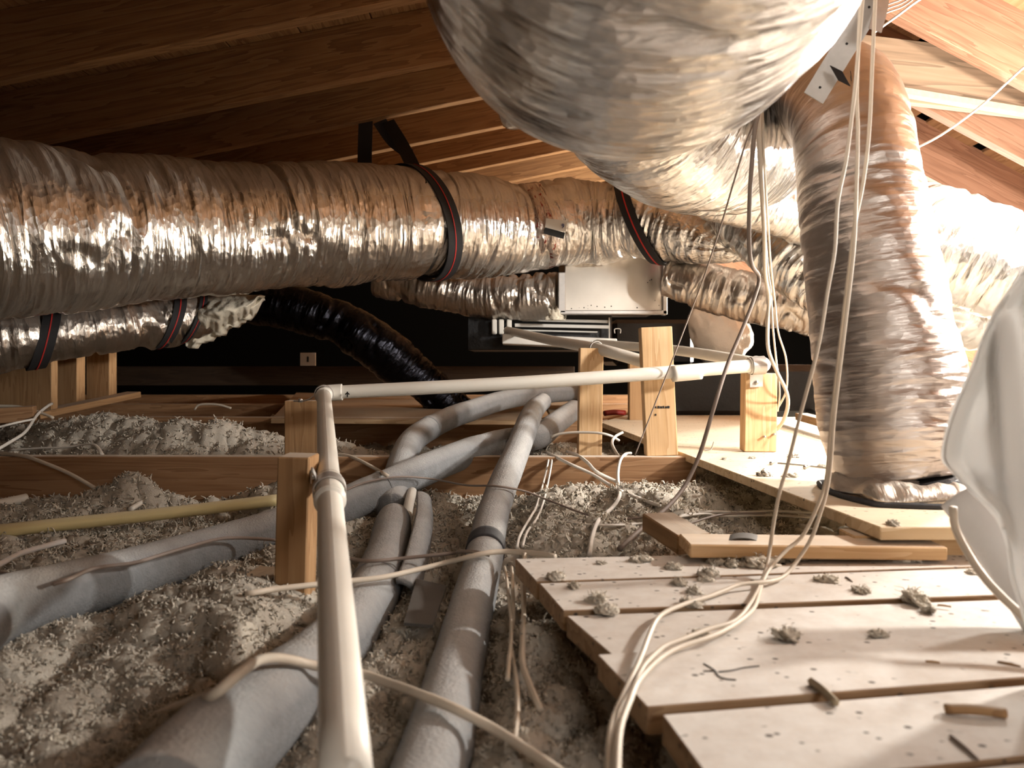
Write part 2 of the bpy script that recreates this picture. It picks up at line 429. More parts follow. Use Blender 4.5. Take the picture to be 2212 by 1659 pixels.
# ------------------------------------------------------------------ the setting
ZJ = 0.21                       # top of the joists
floor = prism('floor', [(-5, -2.2, 0), (3, -2.2, 0), (3, 7.2, 0), (-5, 7.2, 0)], 0.02, M_drywall, bev=0, kind='structure')
def wallbox(name, a, b, mat):
    a = np.array(a, float); b = np.array(b, float)
    return prism(name, [(a[0], a[1], b[2]), (b[0], a[1], b[2]), (b[0], b[1], b[2]), (a[0], b[1], b[2])], b[2]-a[2], mat, bev=0, kind='structure')
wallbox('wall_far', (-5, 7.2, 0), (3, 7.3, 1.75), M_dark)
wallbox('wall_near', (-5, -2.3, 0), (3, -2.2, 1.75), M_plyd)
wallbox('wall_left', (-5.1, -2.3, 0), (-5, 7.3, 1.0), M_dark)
wallbox('wall_right', (3, -2.3, 0), (3.1, 7.3, 0.9), M_plyd)

RX = 0.72; PL, PR_ = 0.20, 0.53
Z0 = 1.05+CAMZ
ZR = Z0+PL*RX
def zl(x): return Z0+PL*x
def zr(x): return ZR-PR_*(x-RX)
ceiling = mesh('ceiling', [(-5.1, -2.3, zl(-5.1)+.225), (RX, -2.3, ZR+.225), (RX, 7.3, ZR+.225), (-5.1, 7.3, zl(-5.1)+.225),
                           (3.1, -2.3, zr(3.1)+.225), (3.1, 7.3, zr(3.1)+.225),
                           (-5.1, -2.3, zl(-5.1)+.25), (RX, -2.3, ZR+.25), (RX, 7.3, ZR+.25), (-5.1, 7.3, zl(-5.1)+.25),
                           (3.1, -2.3, zr(3.1)+.25), (3.1, 7.3, zr(3.1)+.25)],
               [(0, 3, 2, 1), (1, 2, 5, 4), (6, 7, 8, 9), (7, 10, 11, 8)], M_dark, smooth=False, kind='structure')
RY = [-1.6, -1.1, -0.55, 0.0, 0.55, 1.1, 1.62, 2.04, 2.49, 2.88, 3.28, 3.60, 3.88, 4.3, 4.75, 5.2, 5.7, 6.2]
for y in RY:
    h = 0.185
    board('rafter', (-5.0, y, zl(-5.0)+h/2), (RX, y, ZR+h/2), 0.042, h, M_rafter, ceiling)
    if y not in (2.04, 2.49, 2.88):
        board('rafter', (RX, y, ZR+h/2), (3.0, y, zr(3.0)+h/2), 0.042, h, M_rafter_r, ceiling)
for y in (2.13, 2.47, 2.88):
    h = 0.185
    board('rafter', (RX, y, ZR+h/2), (3.0, y, zr(3.0)+h/2), 0.042, h, M_rafter_r, ceiling)
board('ridge_board', (RX, -2.2, ZR+.10), (RX, 7.2, ZR+.10), 0.03, 0.22, M_rafter, ceiling)
# spaced roof boards, running along the ridge
for k in range(24):
    x = RX-0.13-k*0.235
    if x < -4.9: break
    board('roof_board', (x, -2.2, zl(x)+.197), (x, 7.2, zl(x)+.197), 0.236, 0.02, M_rafter, ceiling, up=(-PL, 0, 1))
for k in range(10):
    x = RX+0.10+k*0.215
    board('roof_board', (x, -2.2, zr(x)+.200), (x, 7.2, zr(x)+.200), 0.195, 0.02, M_sheath, ceiling, up=(PR_, 0, 1))

# joists: tops at ZJ, one metre and more apart
def joist(y0, y1, x0, x1, h=0.20, mat=M_joist, t=0.042, z=ZJ, **kw):
    return board('joist', (x0, y0, z-h/2), (x1, y1, z-h/2), t, h, mat, floor, bev=0.0025, **kw)
joist(1.955, 1.925, -3.2, 0.47)
joist(3.14, 3.14, -3.4, 0.9)
joist(4.42, 4.42, -3.6, 1.3)
joist(5.7, 5.7, -4.0, 1.6)
joist(0.62, 0.66, -2.2, -0.55, z=0.09, h=0.08)
board('blocking', P(260, 905, 3.02), P(1110, 908, 3.02), 0.05, 0.02, M_joist, floor)

# the roof brace and stained gusset seen beyond the upright duct
board('gusset_board', P(1800, 138, 2.30), P(2360, 205, 2.30), 0.03, 0.19, M_stain, ceiling, up=(0, 0, 1))
bt = board('batten', P(1850, 183, 2.26), P(2360, 266, 2.26), 0.03, 0.022, M_batten, ceiling)

def strands(P0, ln, rad, up=0.5, k=5):
    "short curly wool fibres starting at the rows of P0, as quads"
    n = len(P0); pts = np.zeros((n, k, 3)); pts[:, 0] = P0
    d = rng.standard_normal((n, 3)); d[:, 2] = np.abs(d[:, 2])*up+.15; d /= np.linalg.norm(d, axis=1)[:, None]
    st = np.asarray(ln).reshape(-1, 1)/(k-1)*np.ones((n, 1))
    for a in range(1, k):
        pts[:, a] = pts[:, a-1]+d*st
        d = d+1.5*rng.standard_normal((n, 3)); d[:, 2] -= .25; d /= np.linalg.norm(d, axis=1)[:, None]
    a1 = rng.standard_normal((n, 1, 3)); a1 /= np.linalg.norm(a1, axis=2)[..., None]
    t = d[:, None, :]; u = np.cross(t, a1); u /= np.linalg.norm(u, axis=2)[..., None]+1e-9; v = np.cross(t, u)
    tp = np.linspace(1, .5, k)[None, :, None]*np.asarray(rad).reshape(-1, 1, 1)
    ring = np.stack([pts+tp*(math.cos(q)*u+math.sin(q)*v) for q in (0, 2.094, 4.189)], 2)
    V = ring.reshape(-1, 3)
    i = np.arange(n)[:, None, None]*k*3; a = np.arange(k-1)[None, :, None]*3; q = np.arange(3)[None, None, :]; q2 = (q+1) % 3
    Fc = np.stack([i+a+q, i+a+q2, i+a+3+q2, i+a+3+q], -1).reshape(-1, 4)
    return V, Fc

def tuft_mesh(r, seed, flat=0.6):
    "a lumpy core wrapped in curly fibres"
    bm = bmesh.new(); bmesh.ops.create_icosphere(bm, subdivisions=4, radius=1.0)
    V = np.array([v.co[:] for v in bm.verts]); Fc = [tuple(v.index for v in f.verts) for f in bm.faces]; bm.free()
    x, y, z = V.T; d = 0
    for k, (f, a) in enumerate(((1.1, .9), (2.6, .45), (6, .22))):
        d = d+a*(.62-worley(x*f+z*f*.7+seed*3.1, y*f-z*f*.8+seed*1.7, seed+k))
    R = np.clip(.62+d, .12, 2)
    V = V*R[:, None]*r; V[:, 0] *= 1+.35*math.sin(seed); V[:, 2] = np.maximum(V[:, 2]*flat, -r*.08)+r*.08
    m = 130; P0 = V[rng.integers(0, len(V), m)]*.92
    SV, SF = strands(P0, rng.uniform(.35, .9, m)*r, np.full(m, .00075), .8)
    SV[:, 2] = np.maximum(SV[:, 2], .0005)
    n = len(V)
    return np.vstack([V, SV]), Fc+[tuple(n+k for k in f) for f in SF]

# ------------------------------------------------------------------ foil ducts
def wrinkle(amp=1.0, seed=0, fine=1.0, fold=0.0):
    def f(S, TH, R):
        t = TH/(2*math.pi)
        a = vn(S/.055+.8*vn(S*9, t*3, seed+9, 3), t*5, seed, 5)
        b = vn(S/.022, t*8, seed+1, 8)
        c = vn(S/.19, t*4, seed+2, 4)
        e = vn(S/.010, t*14, seed+4, 14)
        return fold*(vn(S/.45, t*6, seed+6, 6)-.5)+amp*(-.020*np.clip(1-np.abs(a-.5)*7, 0, 1)*vn(S/.13, t*4, seed+5, 4)+.006*(b-.5)+.022*(c-.5)+.0035*fine*(e-.5))
    return f

def duct(name, rows, mat, n, seg, amp=1.0, seed=0, squash=1.0, fine=1.0, rot=0.0, fold=0.0, **kw):
    pr = [np.r_[P(x, y, D), r] for (x, y, D, r) in rows]
    return tube(name, pr, mat, n, seg, None, wrinkle(amp, seed, fine, fold), squash, rot, **kw), np.array(pr)

LONG = [(-2600, 410, 1.10, .222), (-500, 510, 1.60, .222), (0, 497, 1.90, .222), (300, 494, 2.17, .212), (600, 487, 2.46, .210), (800, 484, 2.66, .209), (880, 484, 2.73, .208),
        (915, 484, 2.77, .198), (950, 488, 2.81, .204), (1040, 491, 2.90, .197), (1105, 496, 2.96, .182), (1128, 497, 2.98, .170), (1165, 491, 3.0, .170), (1200, 484, 3.02, .175),
        (1270, 480, 3.05, .175), (1340, 476, 3.02, .168), (1385, 474, 2.98, .158), (1430, 484, 2.94, .155), (1500, 510, 2.85, .115), (1570, 538, 2.76, .060), (1612, 556, 2.72, .015)]
long_duct, long_pr = duct('foil_duct', LONG, M_foil, 640, 130, 1.0, 3, label='long crinkled foil duct crossing the left half, held by two black straps', cat='duct')

NEAR = np.array([(.25, -1.0, .86, .24), (.22, -.3, .72, .245), (.165, .35, .56, .243), (.140, .68, .495, .243), (.142, .87, .487, .242), (.132, 1.04, .555, .214), (.122, 1.20, .63, .250), (.19, 1.42, .62, .205),
                 (.33, 1.62, .545, .185), (.47, 1.76, .535, .180), (.60, 1.92, .56, .165), (.74, 2.15, .62, .14), (.9, 2.4, .68, .13)])
NEAR[:, 2] += CAMZ
tube('foil_duct', NEAR, M_foil_near, 420, 170, None, wrinkle(.75, 21), label='large foil duct sagging close overhead at the top of the picture', cat='duct')

duct('foil_duct', [(1090, 225, 2.44, .08), (1180, 225, 2.4, .085), (1330, 320, 2.35, .085), (1450, 380, 2.33, .085), (1570, 420, 2.33, .09), (1740, 470, 2.35, .09), (1900, 520, 2.4, .09)],
     M_foil, 220, 90, .8, 33, label='foil duct slanting down behind the overhead duct towards the upright duct', cat='duct')
duct('foil_duct', [(1560, 440, 2.75, .09), (1640, 500, 2.62, .11), (1740, 575, 2.5, .12), (1850, 650, 2.4, .12), (2000, 730, 2.3, .11)],
     M_foil, 180, 90, .9, 41, label='foil duct running down behind the upright duct, past the pointed duct end', cat='duct')
duct('foil_duct', [(1440, 600, 2.98, .075), (1500, 612, 2.93, .085), (1570, 632, 2.88, .09), (1680, 655, 2.8, .09), (1800, 690, 2.75, .09)],
     M_foil_dull, 150, 80, 1.0, 47, label='dim foil duct leaving the right side of the metal plenum box', cat='duct')
UP = [(1640, 225, 2.02, .10), (1725, 205, 1.78, .108), (1790, 212, 1.57, .112), (1828, 262, 1.46, .109), (1851, 350, 1.41, .109), (1877, 500, 1.38, .116), (1908, 700, 1.36, .121),
      (1929, 830, 1.35, .125), (1935, 920, 1.345, .121), (1940, 985, 1.34, .108), (1948, 1030, 1.335, .100)]
up_duct, up_pr = duct('foil_duct', UP, M_foil_v, 330, 130, .38, 53, 1.0, 1.0, math.pi, .030, label='upright foil duct standing on the plywood at the right', cat='duct')
duct('foil_duct', [(1900, 470, 2.25, .13), (2010, 512, 2.12, .145), (2130, 555, 2.05, .15), (2300, 610, 1.98, .15), (2500, 690, 1.95, .15)],
     M_foil, 200, 100, .8, 61, label='upper foil duct behind the upright duct at the right edge', cat='duct')
duct('foil_duct', [(1950, 620, 2.45, .12), (2060, 670, 2.4, .12), (2140, 680, 2.4, .115), (2260, 690, 2.4, .11), (2400, 700, 2.4, .11)],
     M_foil, 160, 90, 1.0, 67, label='lower foil duct behind the upright duct, under the bright one', cat='duct')
low_duct, low_pr = duct('foil_duct', [(-1900, 800, 1.75, .10), (-350, 770, 2.15, .10), (0, 735, 2.35, .102), (85, 728, 2.42, .095), (200, 712, 2.52, .097), (360, 693, 2.70, .088), (415, 683, 2.76, .080), (470, 668, 2.84, .078), (520, 655, 2.92, .06)],
     M_foil_dull, 320, 90, 1.0, 71, label='lower foil duct under the long duct, three black straps on it', cat='duct')
duct('foil_duct', [(820, 590, 3.35, .10), (930, 618, 3.32, .105), (1030, 640, 3.3, .10), (1120, 640, 3.25, .095), (1208, 635, 3.2, .09)],
     M_foil_dull, 160, 80, 1.2, 83, label='short dim foil duct joining the left side of the metal plenum box', cat='duct')
duct('black_duct', [(380, 610, 3.6, .10), (560, 650, 3.6, .11), (700, 690, 3.6, .11), (800, 740, 3.6, .11), (900, 815, 3.65, .10), (1010, 915, 3.7, .10)],
     M_foil_black, 140, 70, 1.2, 91, label='shiny black sleeved duct in the dark beyond the torn fibreglass', cat='duct')

# tape wraps
def ring(name, pr, frac0, frac1, mat, parent, off=.004, n=24, seg=120, seed=5, amp=.7):
    q = spline(pr, 400); a, b = int(frac0*399), int(frac1*399)
    sub = q[a:b+1].copy(); sub[:, 3] += off
    return tube(name, sub, mat, n, seg, parent, wrinkle(amp, seed))
def frac_at(pr, px):
    q = spline(pr, 400); xs = CX+q[:, 0]/q[:, 1]*F
    return float(np.argmin(np.abs(xs-px)))/399
ring('tape_wrap', long_pr, frac_at(long_pr, 1126), frac_at(long_pr, 1172), M_tape, long_duct, .010, 30, 120, 7, 1.2)

def band(pr, px, width, off, tilt=0.0, a0=0, a1=2*math.pi, n=90):
    "points, width vectors and normals of a webbing strap laid round a duct"
    q = spline(pr, 400); i = int(frac_at(pr, px)*399); T, Nn, B = frames(q[:, :3])
    th = np.linspace(a0, a1, n); r = q[i, 3]+off
    pts = q[i, :3]+r*(np.cos(th)[:, None]*Nn[i]+np.sin(th)[:, None]*B[i])+np.cos(th)[:, None]*T[i]*tilt
    nr = np.cos(th)[:, None]*Nn[i]+np.sin(th)[:, None]*B[i]
    wv = np.tile(T[i]*width, (n, 1))
    return pts, wv, nr

def strap(label, pr, px, width, off, extra=None, tilt=0.0, stripe=True, sw=.004, group=None):
    pts, wv, nr = band(pr, px, width, off, tilt)
    root = empty('hanging_strap', pts[len(pts)//2], label, 'strap', group)
    ribbon('webbing', pts, wv, nr, .004, M_strap, root, 110)
    if stripe: ribbon('stripe', pts+nr*.003, wv*(sw/width), nr, .0015, M_red, root, 110, label='red stripe')
    for e in (extra or []):
        ep = np.array(e[0]); ew = np.array(e[1]); en = np.array(e[2])
        ribbon('tail', ep, np.tile(ew, (len(ep), 1)), np.tile(en, (len(ep), 1)), .004, M_strap, root, 20)
    return root
zraf = zl(-.5)
strap('black strap with a red stripe round the middle of the long foil duct', long_pr, 905, .060, .012,
      [([P(790, 262, 2.89), P(788, 330, 2.90), P(788, 380, 2.92)], (.055, 0, 0), (0, 1, 0)),
       ([P(838, 262, 2.89), P(866, 308, 2.80), P(890, 355, 2.66), P(908, 400, 2.57)], (.046, 0, .016), (0, 1, .3)),
       ([P(820, 262, 2.89), P(850, 305, 2.90), P(880, 330, 2.92)], (.05, 0, .02), (0, 1, .3))], tilt=-.05)
strap('black strap with a bright red stripe near the metal box', long_pr, 1388, .060, .010,
      [([P(1335, 300, 2.95), P(1338, 350, 2.96), P(1348, 400, 2.95)], (.05, 0, 0), (0, 1, .2))], tilt=-.10, sw=.006)
strap('leftmost black strap on the lower foil duct', low_pr, 92, .052, .006, tilt=.04)
strap('middle black strap on the lower foil duct', low_pr, 362, .045, .006, tilt=.05)
strap('rightmost black strap, thin, on the lower foil duct beside the torn wool', low_pr, 414, .030, .006, tilt=.06, stripe=True, sw=.003)

# torn fibreglass at the end of the lower duct
def torn_wool():
    nu, nv = 46, 30
    V = []
    for i in range(nu):
        u = i/(nu-1)
        for j in range(nv):
            v = j/(nv-1)
            x = 398+u*162; top = 640-4*u
            bot = float(np.interp(x, (398, 408, 420, 432, 445, 470, 490, 530, 548, 560), (738, 752, 750, 738, 733, 722, 708, 690, 662, 645)))+3*math.sin(u*31)+2*math.sin(u*70)
            y = top+(bot-top)*v
            d = 2.80-.13*math.sin(math.pi*min(1, v*1.1))*(.5+.5*math.sin(math.pi*u))
            V.append(P(x, y, d))
    V = np.array(V); V[:, 1] += .03*(vn(V[:, 0]*28, V[:, 2]*28, 4)-.5)+.02*(vn(V[:, 0]*70, V[:, 2]*70, 5)-.5)
    n = len(V); Bk = V.copy(); Bk[:, 1] += .06
    Fc = [tuple(r) for r in grid_faces(nu, nv, False)]
    Fb = [tuple(n+k for k in r[::-1]) for r in Fc]
    edge = [i*nv for i in range(nu)]+[(nu-1)*nv+j for j in range(1, nv)]+[i*nv+nv-1 for i in range(nu-2, -1, -1)]+[j for j in range(nv-2, 0, -1)]
    side = [(edge[k], edge[(k+1) % len(edge)], n+edge[(k+1) % len(edge)], n+edge[k]) for k in range(len(edge))]
    return mesh('torn_fibreglass', np.vstack([V, Bk]), Fc+Fb+side, M_fibre, None, True, label='torn piece of cream fibreglass wool hanging from the lower duct end', cat='insulation')
torn_wool()

# label stuck to the long duct, "9"
def text(name, body, size, loc, rot, mat, parent=None, ext=.0004):
    cu = bpy.data.curves.new(name, 'FONT'); cu.body = body; cu.size = size; cu.extrude = ext; cu.align_x = 'CENTER'; cu.align_y = 'CENTER'
    tmp = bpy.data.objects.new(name, cu); C.objects.link(tmp)
    dg = bpy.context.evaluated_depsgraph_get(); me = bpy.data.meshes.new_from_object(tmp.evaluated_get(dg))
    bpy.data.objects.remove(tmp); bpy.data.curves.remove(cu)
    me.materials.clear(); me.materials.append(mat)
    o = bpy.data.objects.new(name, me); C.objects.link(o)
    M = Matrix.Translation(Vector(loc)) @ rot.to_matrix().to_4x4()
    if parent is not None: o.parent = parent; o.matrix_basis = Matrix.Translation(-wloc(parent)) @ M
    else: o.matrix_basis = M
    return o
from mathutils import Euler
FACE = Euler((math.pi/2, 0, 0))
def plate(name, x0, y0, x1, y1, D, mat, parent=None, thick=.003, tilt=0, **kw):
    a = P((x0+x1)/2, (y0+y1)/2, D); W = (x1-x0)/F*D; H = (y1-y0)/F*D
    bm = boxmesh(W, thick, H, min(.001, thick/4)); me = bpy.data.meshes.new(name); bm.to_mesh(me); bm.free(); me.materials.append(mat)
    o = bpy.data.objects.new(name, me); C.objects.link(o)
    M = Matrix.Translation(Vector(a)) @ Matrix.Rotation(tilt, 4, 'Y')
    if parent is not None: o.parent = parent; o.matrix_basis = Matrix.Translation(-wloc(parent)) @ M
    else: o.matrix_basis = M
    return tag(o, **kw)
lab = plate('sticker', 1178, 474, 1224, 498, 2.815, M_label, long_duct, .002, .12, label='white sticker with a blue nine')
plate('sticker_strip', 1177, 497, 1222, 511, 2.814, M_ink, lab, .002, .14, label='black strip')
text('sticker_number', '9', .024, P(1216, 487, 2.812), FACE, M_blue, lab)

# ------------------------------------------------------------------ plenum box and air handler
pb = empty('plenum_box', P(1330, 680, 3.15), 'bare sheet metal plenum box under the long foil duct', 'metal box')
def slab(name, x0, y0, x1, y1, D, depth, mat, parent, bev=.003, **kw):
    a = P((x0+x1)/2, (y0+y1)/2, D); W = (x1-x0)/F*D; H = (y1-y0)/F*D
    bm = boxmesh(W, depth, H, bev); me = bpy.data.meshes.new(name); bm.to_mesh(me); bm.free(); me.materials.append(mat)
    o = bpy.data.objects.new(name, me); C.objects.link(o); M = Matrix.Translation(Vector(a)+Vector((0, depth/2, 0)))
    if parent is not None: o.parent = parent; o.matrix_basis = Matrix.Translation(-wloc(parent)) @ M
    else: o.matrix_basis = M
    return tag(o, **kw)
slab('body', 1220, 500, 1434, 672, 3.12, .40, M_metal, pb)
slab('flange', 1206, 588, 1222, 676, 3.10, .05, M_galv, pb)
slab('flange', 1432, 545, 1442, 680, 3.10, .05, M_galv, pb)
slab('flange', 1210, 670, 1442, 679, 3.10, .05, M_galv, pb)
for k in range(16):
    x = random.choice([random.uniform(1228, 1300), random.uniform(1395, 1430), random.uniform(1300, 1400)]); y = random.uniform(655, 667) if x < 1395 else random.uniform(600, 667)
    r = random.uniform(.002, .006)
    slab('tar_spot', x-r*250, y-r*220, x+r*250, y+r*260, 3.118, .003, M_ink, pb, .0005)

ah = empty('air_handler', P(1170, 760, 3.3), 'black air handler cabinet with pale metal channels beneath the plenum box', 'air handler')
slab('cabinet', 1010, 680, 1322, 756, 3.32, .55, M_black, ah)
for (x0, y0, x1, y1, d) in ((1128, 688, 1314, 694, 3.28), (1112, 699, 1314, 706, 3.26), (1130, 712, 1290, 715, 3.27)):
    a, b = P(x0, (y0+y1)/2, d), P(x1, (y0+y1)/2+4, d)
    board('channel', a, b, .02, (y1-y0)/F*d, M_white, ah, .001)
board('channel', P(1316, 686, 3.26), P(1316, 732, 3.26), .006, .008, M_white, ah, .001)
dp = board('drip_pan', P(1086, 734, 3.2), P(1322, 744, 3.2), .30, .040, M_white, ah, .003)
text('pan_writing', 'CLV22', .034, P(1280, 741, 3.035)+np.array([0, 0, 0]), FACE, M_ink, dp)
for x in (1068, 1083, 1100):
    board('fitting', P(x, 690, 3.25), P(x, 722, 3.25), .022, .022, M_pvc, ah, .004)
hk = [P(1328, 720, 3.2), P(1328, 711, 3.2), P(1340, 711, 3.2), P(1340, 720, 3.2)]
tube('hook', [np.r_[p, .0022] for p in hk], M_white, 24, 6, ah)
tuft = tuft_mesh(.045, 3, .9)
mesh('fibreglass_tuft', tuft[0]*np.array([.8, .6, 1.2])+P(1200, 692, 3.12), tuft[1], M_fibre, label='small cream wool tuft poking out below the short dim duct', cat='insulation')

# dark things at the back
slab('black_bin_liner', 1440, 788, 1800, 902, 3.32, .6, M_black, None, .03, label='black plastic wrapped bundle behind the posts', cat='bundle')
slab('black_housing', 1325, 690, 1500, 790, 3.7, .5, M_black, None, .02, label='dark plastic wrapped unit right of the air handler', cat='bundle')
def bag():
    bm = bmesh.new(); bmesh.ops.create_icosphere(bm, subdivisions=5, radius=1.0)
    V = np.array([v.co[:] for v in bm.verts]); Fc = [tuple(v.index for v in f.verts) for f in bm.faces]; bm.free()
    a = np.arctan2(V[:, 1], V[:, 0]); e = np.arcsin(np.clip(V[:, 2], -1, 1))
    s = 1+.14*(vn(a*3+9, e*3, 2)-.5)+.22*np.clip(V[:, 2], 0, 1)*np.clip(1-np.abs(vn(a*4+5, e*1.2, 8)-.5)*5, -.3, 1)*.5
    V = V*s[:, None]*np.array([.145, .12, .15])
    V[:, 0] += -.05*np.clip(V[:, 2]/.15, 0, 1)
    return mesh('plastic_bag', V+P(1560, 722, 3.5), Fc, M_bag, label='crumpled cloudy plastic bag in the dark behind the white pipes', cat='bag')
bag()
be = empty('back_beam', P(600, 830, 4.3))
be.name = 'timber_beam'; tag(be, 'dark timber beam lying across the far end, a white plate on it', 'beam')
board('timber', P(200, 812, 4.35), P(1240, 812, 4.35), .06, .11, M_beam, be)
pl = plate('cover_plate', 649, 762, 682, 790, 4.28, M_white, None, .012, label='small square white cover plate with a dark slot, far back', cat='plate')
plate('slot', 663, 770, 667, 782, 4.272, M_ink, pl, .004)

# ------------------------------------------------------------------ far left framing
def post_at(name, label, x0, x1, ytop, ybot, D, depth, mat, cat='post', lean=0.0, dxb=0, bev=.002, group=None, D2=None):
    D2 = D2 or D
    t = P((x0+x1)/2, ytop, D); b = P((x0+x1)/2+dxb, ybot, D2); W = (x1-x0)/F*D
    t[1] += depth/2; b[1] += depth/2
    return board(name, b, t, depth, W, mat, None, bev, up=(1, 0, 0), label=label, cat=cat, group=group)
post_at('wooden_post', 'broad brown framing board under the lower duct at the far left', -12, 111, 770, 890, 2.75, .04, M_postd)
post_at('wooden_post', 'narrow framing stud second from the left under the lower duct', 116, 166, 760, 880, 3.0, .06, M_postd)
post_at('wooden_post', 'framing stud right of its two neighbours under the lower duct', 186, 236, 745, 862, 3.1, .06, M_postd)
board('timber_offcut', P(70, 898, 2.7), P(290, 852, 3.2), .07, .025, M_postd, label='dusty board sloping away beside the far left studs', cat='board')
board('timber_offcut', P(-150, 905, 2.35), P(76, 893, 2.45), .05, .05, M_joist, label='short timber end at the left edge above the wool', cat='board')

# plywood on the far joists
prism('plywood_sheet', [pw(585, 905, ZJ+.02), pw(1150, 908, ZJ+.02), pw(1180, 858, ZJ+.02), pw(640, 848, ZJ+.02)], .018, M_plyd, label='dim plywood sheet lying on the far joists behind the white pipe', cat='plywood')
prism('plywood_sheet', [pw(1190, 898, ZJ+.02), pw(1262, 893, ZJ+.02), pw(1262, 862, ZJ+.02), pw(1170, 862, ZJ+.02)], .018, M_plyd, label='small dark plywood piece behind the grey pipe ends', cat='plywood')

# ------------------------------------------------------------------ plywood walkway on the right
ZP = CAMZ-.232
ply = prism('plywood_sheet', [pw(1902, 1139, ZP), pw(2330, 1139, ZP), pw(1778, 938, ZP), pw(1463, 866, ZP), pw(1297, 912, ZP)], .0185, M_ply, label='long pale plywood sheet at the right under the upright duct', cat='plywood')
jb = board('timber_bearer', (.50, 1.115, ZP-.0195-.021), (1.4, 1.125, ZP-.0195-.021), .05, .04, M_post, label='short timber bearer under the near edge of the pale plywood', cat='timber')
board('timber_strip', pw(1700, 905, ZP+.0)+np.array([.06, 0, .01]), pw(1800, 935, ZP)+np.array([.06, 0, .01]), .05, .03, M_post, label='strip of timber beyond the pale plywood, left of the upright duct', cat='timber')
board('timber_strip', pw(1640, 885, ZP)+np.array([.09, 0, .012]), pw(1800, 917, ZP)+np.array([.10, 0, .012]), .03, .03, M_black, label='dark strip lying along the far edge of the pale plywood', cat='timber')
sp_ = [pw(1690, 922, ZP)+[0, 0, .006], pw(1780, 950, ZP)+[0, 0, .006]]
tube('ribbed_cord', [np.r_[p, .0045] for p in sp_], M_cablew, 120, 8, None, lambda S, T, R: .0016*np.sin(S*420), label='thin white ribbed cord along the plywood edge', cat='cord')

# ------------------------------------------------------------------ plank deck
ZD = CAMZ-.281
deck = empty('plank_deck', pw(1600, 1450, ZD), 'deck of pale dusty planks in the right foreground', 'deck')
rowsL = [((1113, 1207), (2212, 1183)), ((1152, 1257), (2212, 1220)), ((1198, 1322), (2212, 1285)), ((1288, 1413), (2212, 1362)), ((1388, 1531), (2212, 1466)), ((1500, 1712), (2212, 1634)), ((1640, 1960), (2212, 1850))]
gap = [.0, .010, .008, .003, .012, .009]
left_jit = [0, .006, .012, .0, .012, .0]
for k in range(6):
    (a, b), (c, d) = rowsL[k], rowsL[k+1]
    A, B = pw(*a, ZD), pw(*b, ZD); Cc, D_ = pw(*c, ZD), pw(*d, ZD)
    dirv = (B-A)/np.linalg.norm(B-A); n = np.array([-dirv[1], dirv[0], 0])
    dir2 = (D_-Cc)/np.linalg.norm(D_-Cc)
    A2 = A-n*gap[k]+dirv*left_jit[k]; C2 = Cc+n*.0005+dir2*(left_jit[k]+.004)
    lift = np.array([0, 0, [0, .001, -.002, .001, 0, .001][k]])
    L = 1.15
    prism('plank', [C2+lift, C2+dir2*L+lift, A2+dirv*L+lift, A2+lift], .024, M_plank, deck, .0012)
for x0, y0, x1, y1 in ((.20, .36, .16, 1.05), (.62, .40, .66, 1.06)):
    board('bearer', (x0, y0, ZD-.026-.03), (x1, y1, ZD-.026-.03), .04, .06, M_postd, deck)

board('timber_offcut', P(1478, 1178, 1.075)+np.array([0, 0, .0]), P(2018, 1184, 1.075), .068, .019, M_post, label='long flat board offcut lying along the back of the plank deck', cat='board')
board('timber_offcut', P(1420, 1126, 1.26), P(1500, 1176, 1.12), .055, .03, M_postd, label='short board end sloping out of the wool behind the plank deck', cat='board')
# curled felt scrap
q = []
for i in range(14):
    a = math.pi*(.15+.9*i/13)
    q.append(P(1605, 1172, 1.085)+np.array([-.026*math.cos(a), 0, .010*math.sin(a)+.0]))
ribbon('felt_scrap', np.array(q), np.tile((.012, .034, 0), (14, 1)), np.tile((.0, .2, 1), (14, 1)), .0015, M_paper, None, 24, label='curled dark felt scrap on the long board offcut', cat='scrap')

# ------------------------------------------------------------------ posts carrying the white pipe
post_at('wooden_post', 'tall tan post on the joist, its top well above the white pipe', 1384, 1452, 706, 985, 1.93, .040, M_post, dxb=13)
p1 = post_at('wooden_post', 'post on the pale plywood carrying the corner of the white pipe', 1610, 1680, 806, 976, 1.945, .042, M_post, dxb=-2)
p2 = post_at('wooden_post', 'tan post left of the tall post, small pipe ring at its top', 1253, 1304, 752, 990, 2.12, .05, M_post, dxb=-4)
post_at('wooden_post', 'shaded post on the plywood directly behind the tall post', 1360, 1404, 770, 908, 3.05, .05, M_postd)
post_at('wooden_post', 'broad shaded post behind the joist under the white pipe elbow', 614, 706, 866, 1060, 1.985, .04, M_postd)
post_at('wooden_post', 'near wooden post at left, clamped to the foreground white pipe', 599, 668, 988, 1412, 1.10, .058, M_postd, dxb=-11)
def nail(x, y, D, ln=.01, r=.003, parent=None):
    tube('nail', [np.r_[P(x, y, D), r], np.r_[P(x, y, D)-[0, ln, 0], r]], M_screw, 4, 8, None, label=['left', 'right'][x > 1660]+' nail head low in the front face of the corner post', cat='nail', group='nails in the corner post') 
for (x, y) in ((1650, 943), (1671, 938)): nail(x, y, 1.944)
# stamp on the tall post
st = empty('ink_stamp', P(1430, 880, 1.928), 'faint broken ink stamp on the face of the tall tan post', 'marking')
for k, dx in enumerate((-14, -8, -3, 3, 8, 13)):
    plate('ink_mark', 1430+dx-1.5, 879-(k % 2)-1.2, 1430+dx+1.6+(k % 3), 882, 1.9285, M_ink, st, .0006, .1*(k % 3-1))
plate('ink_mark', 1415, 894, 1418, 898, 1.9285, M_ink, st, .0006)

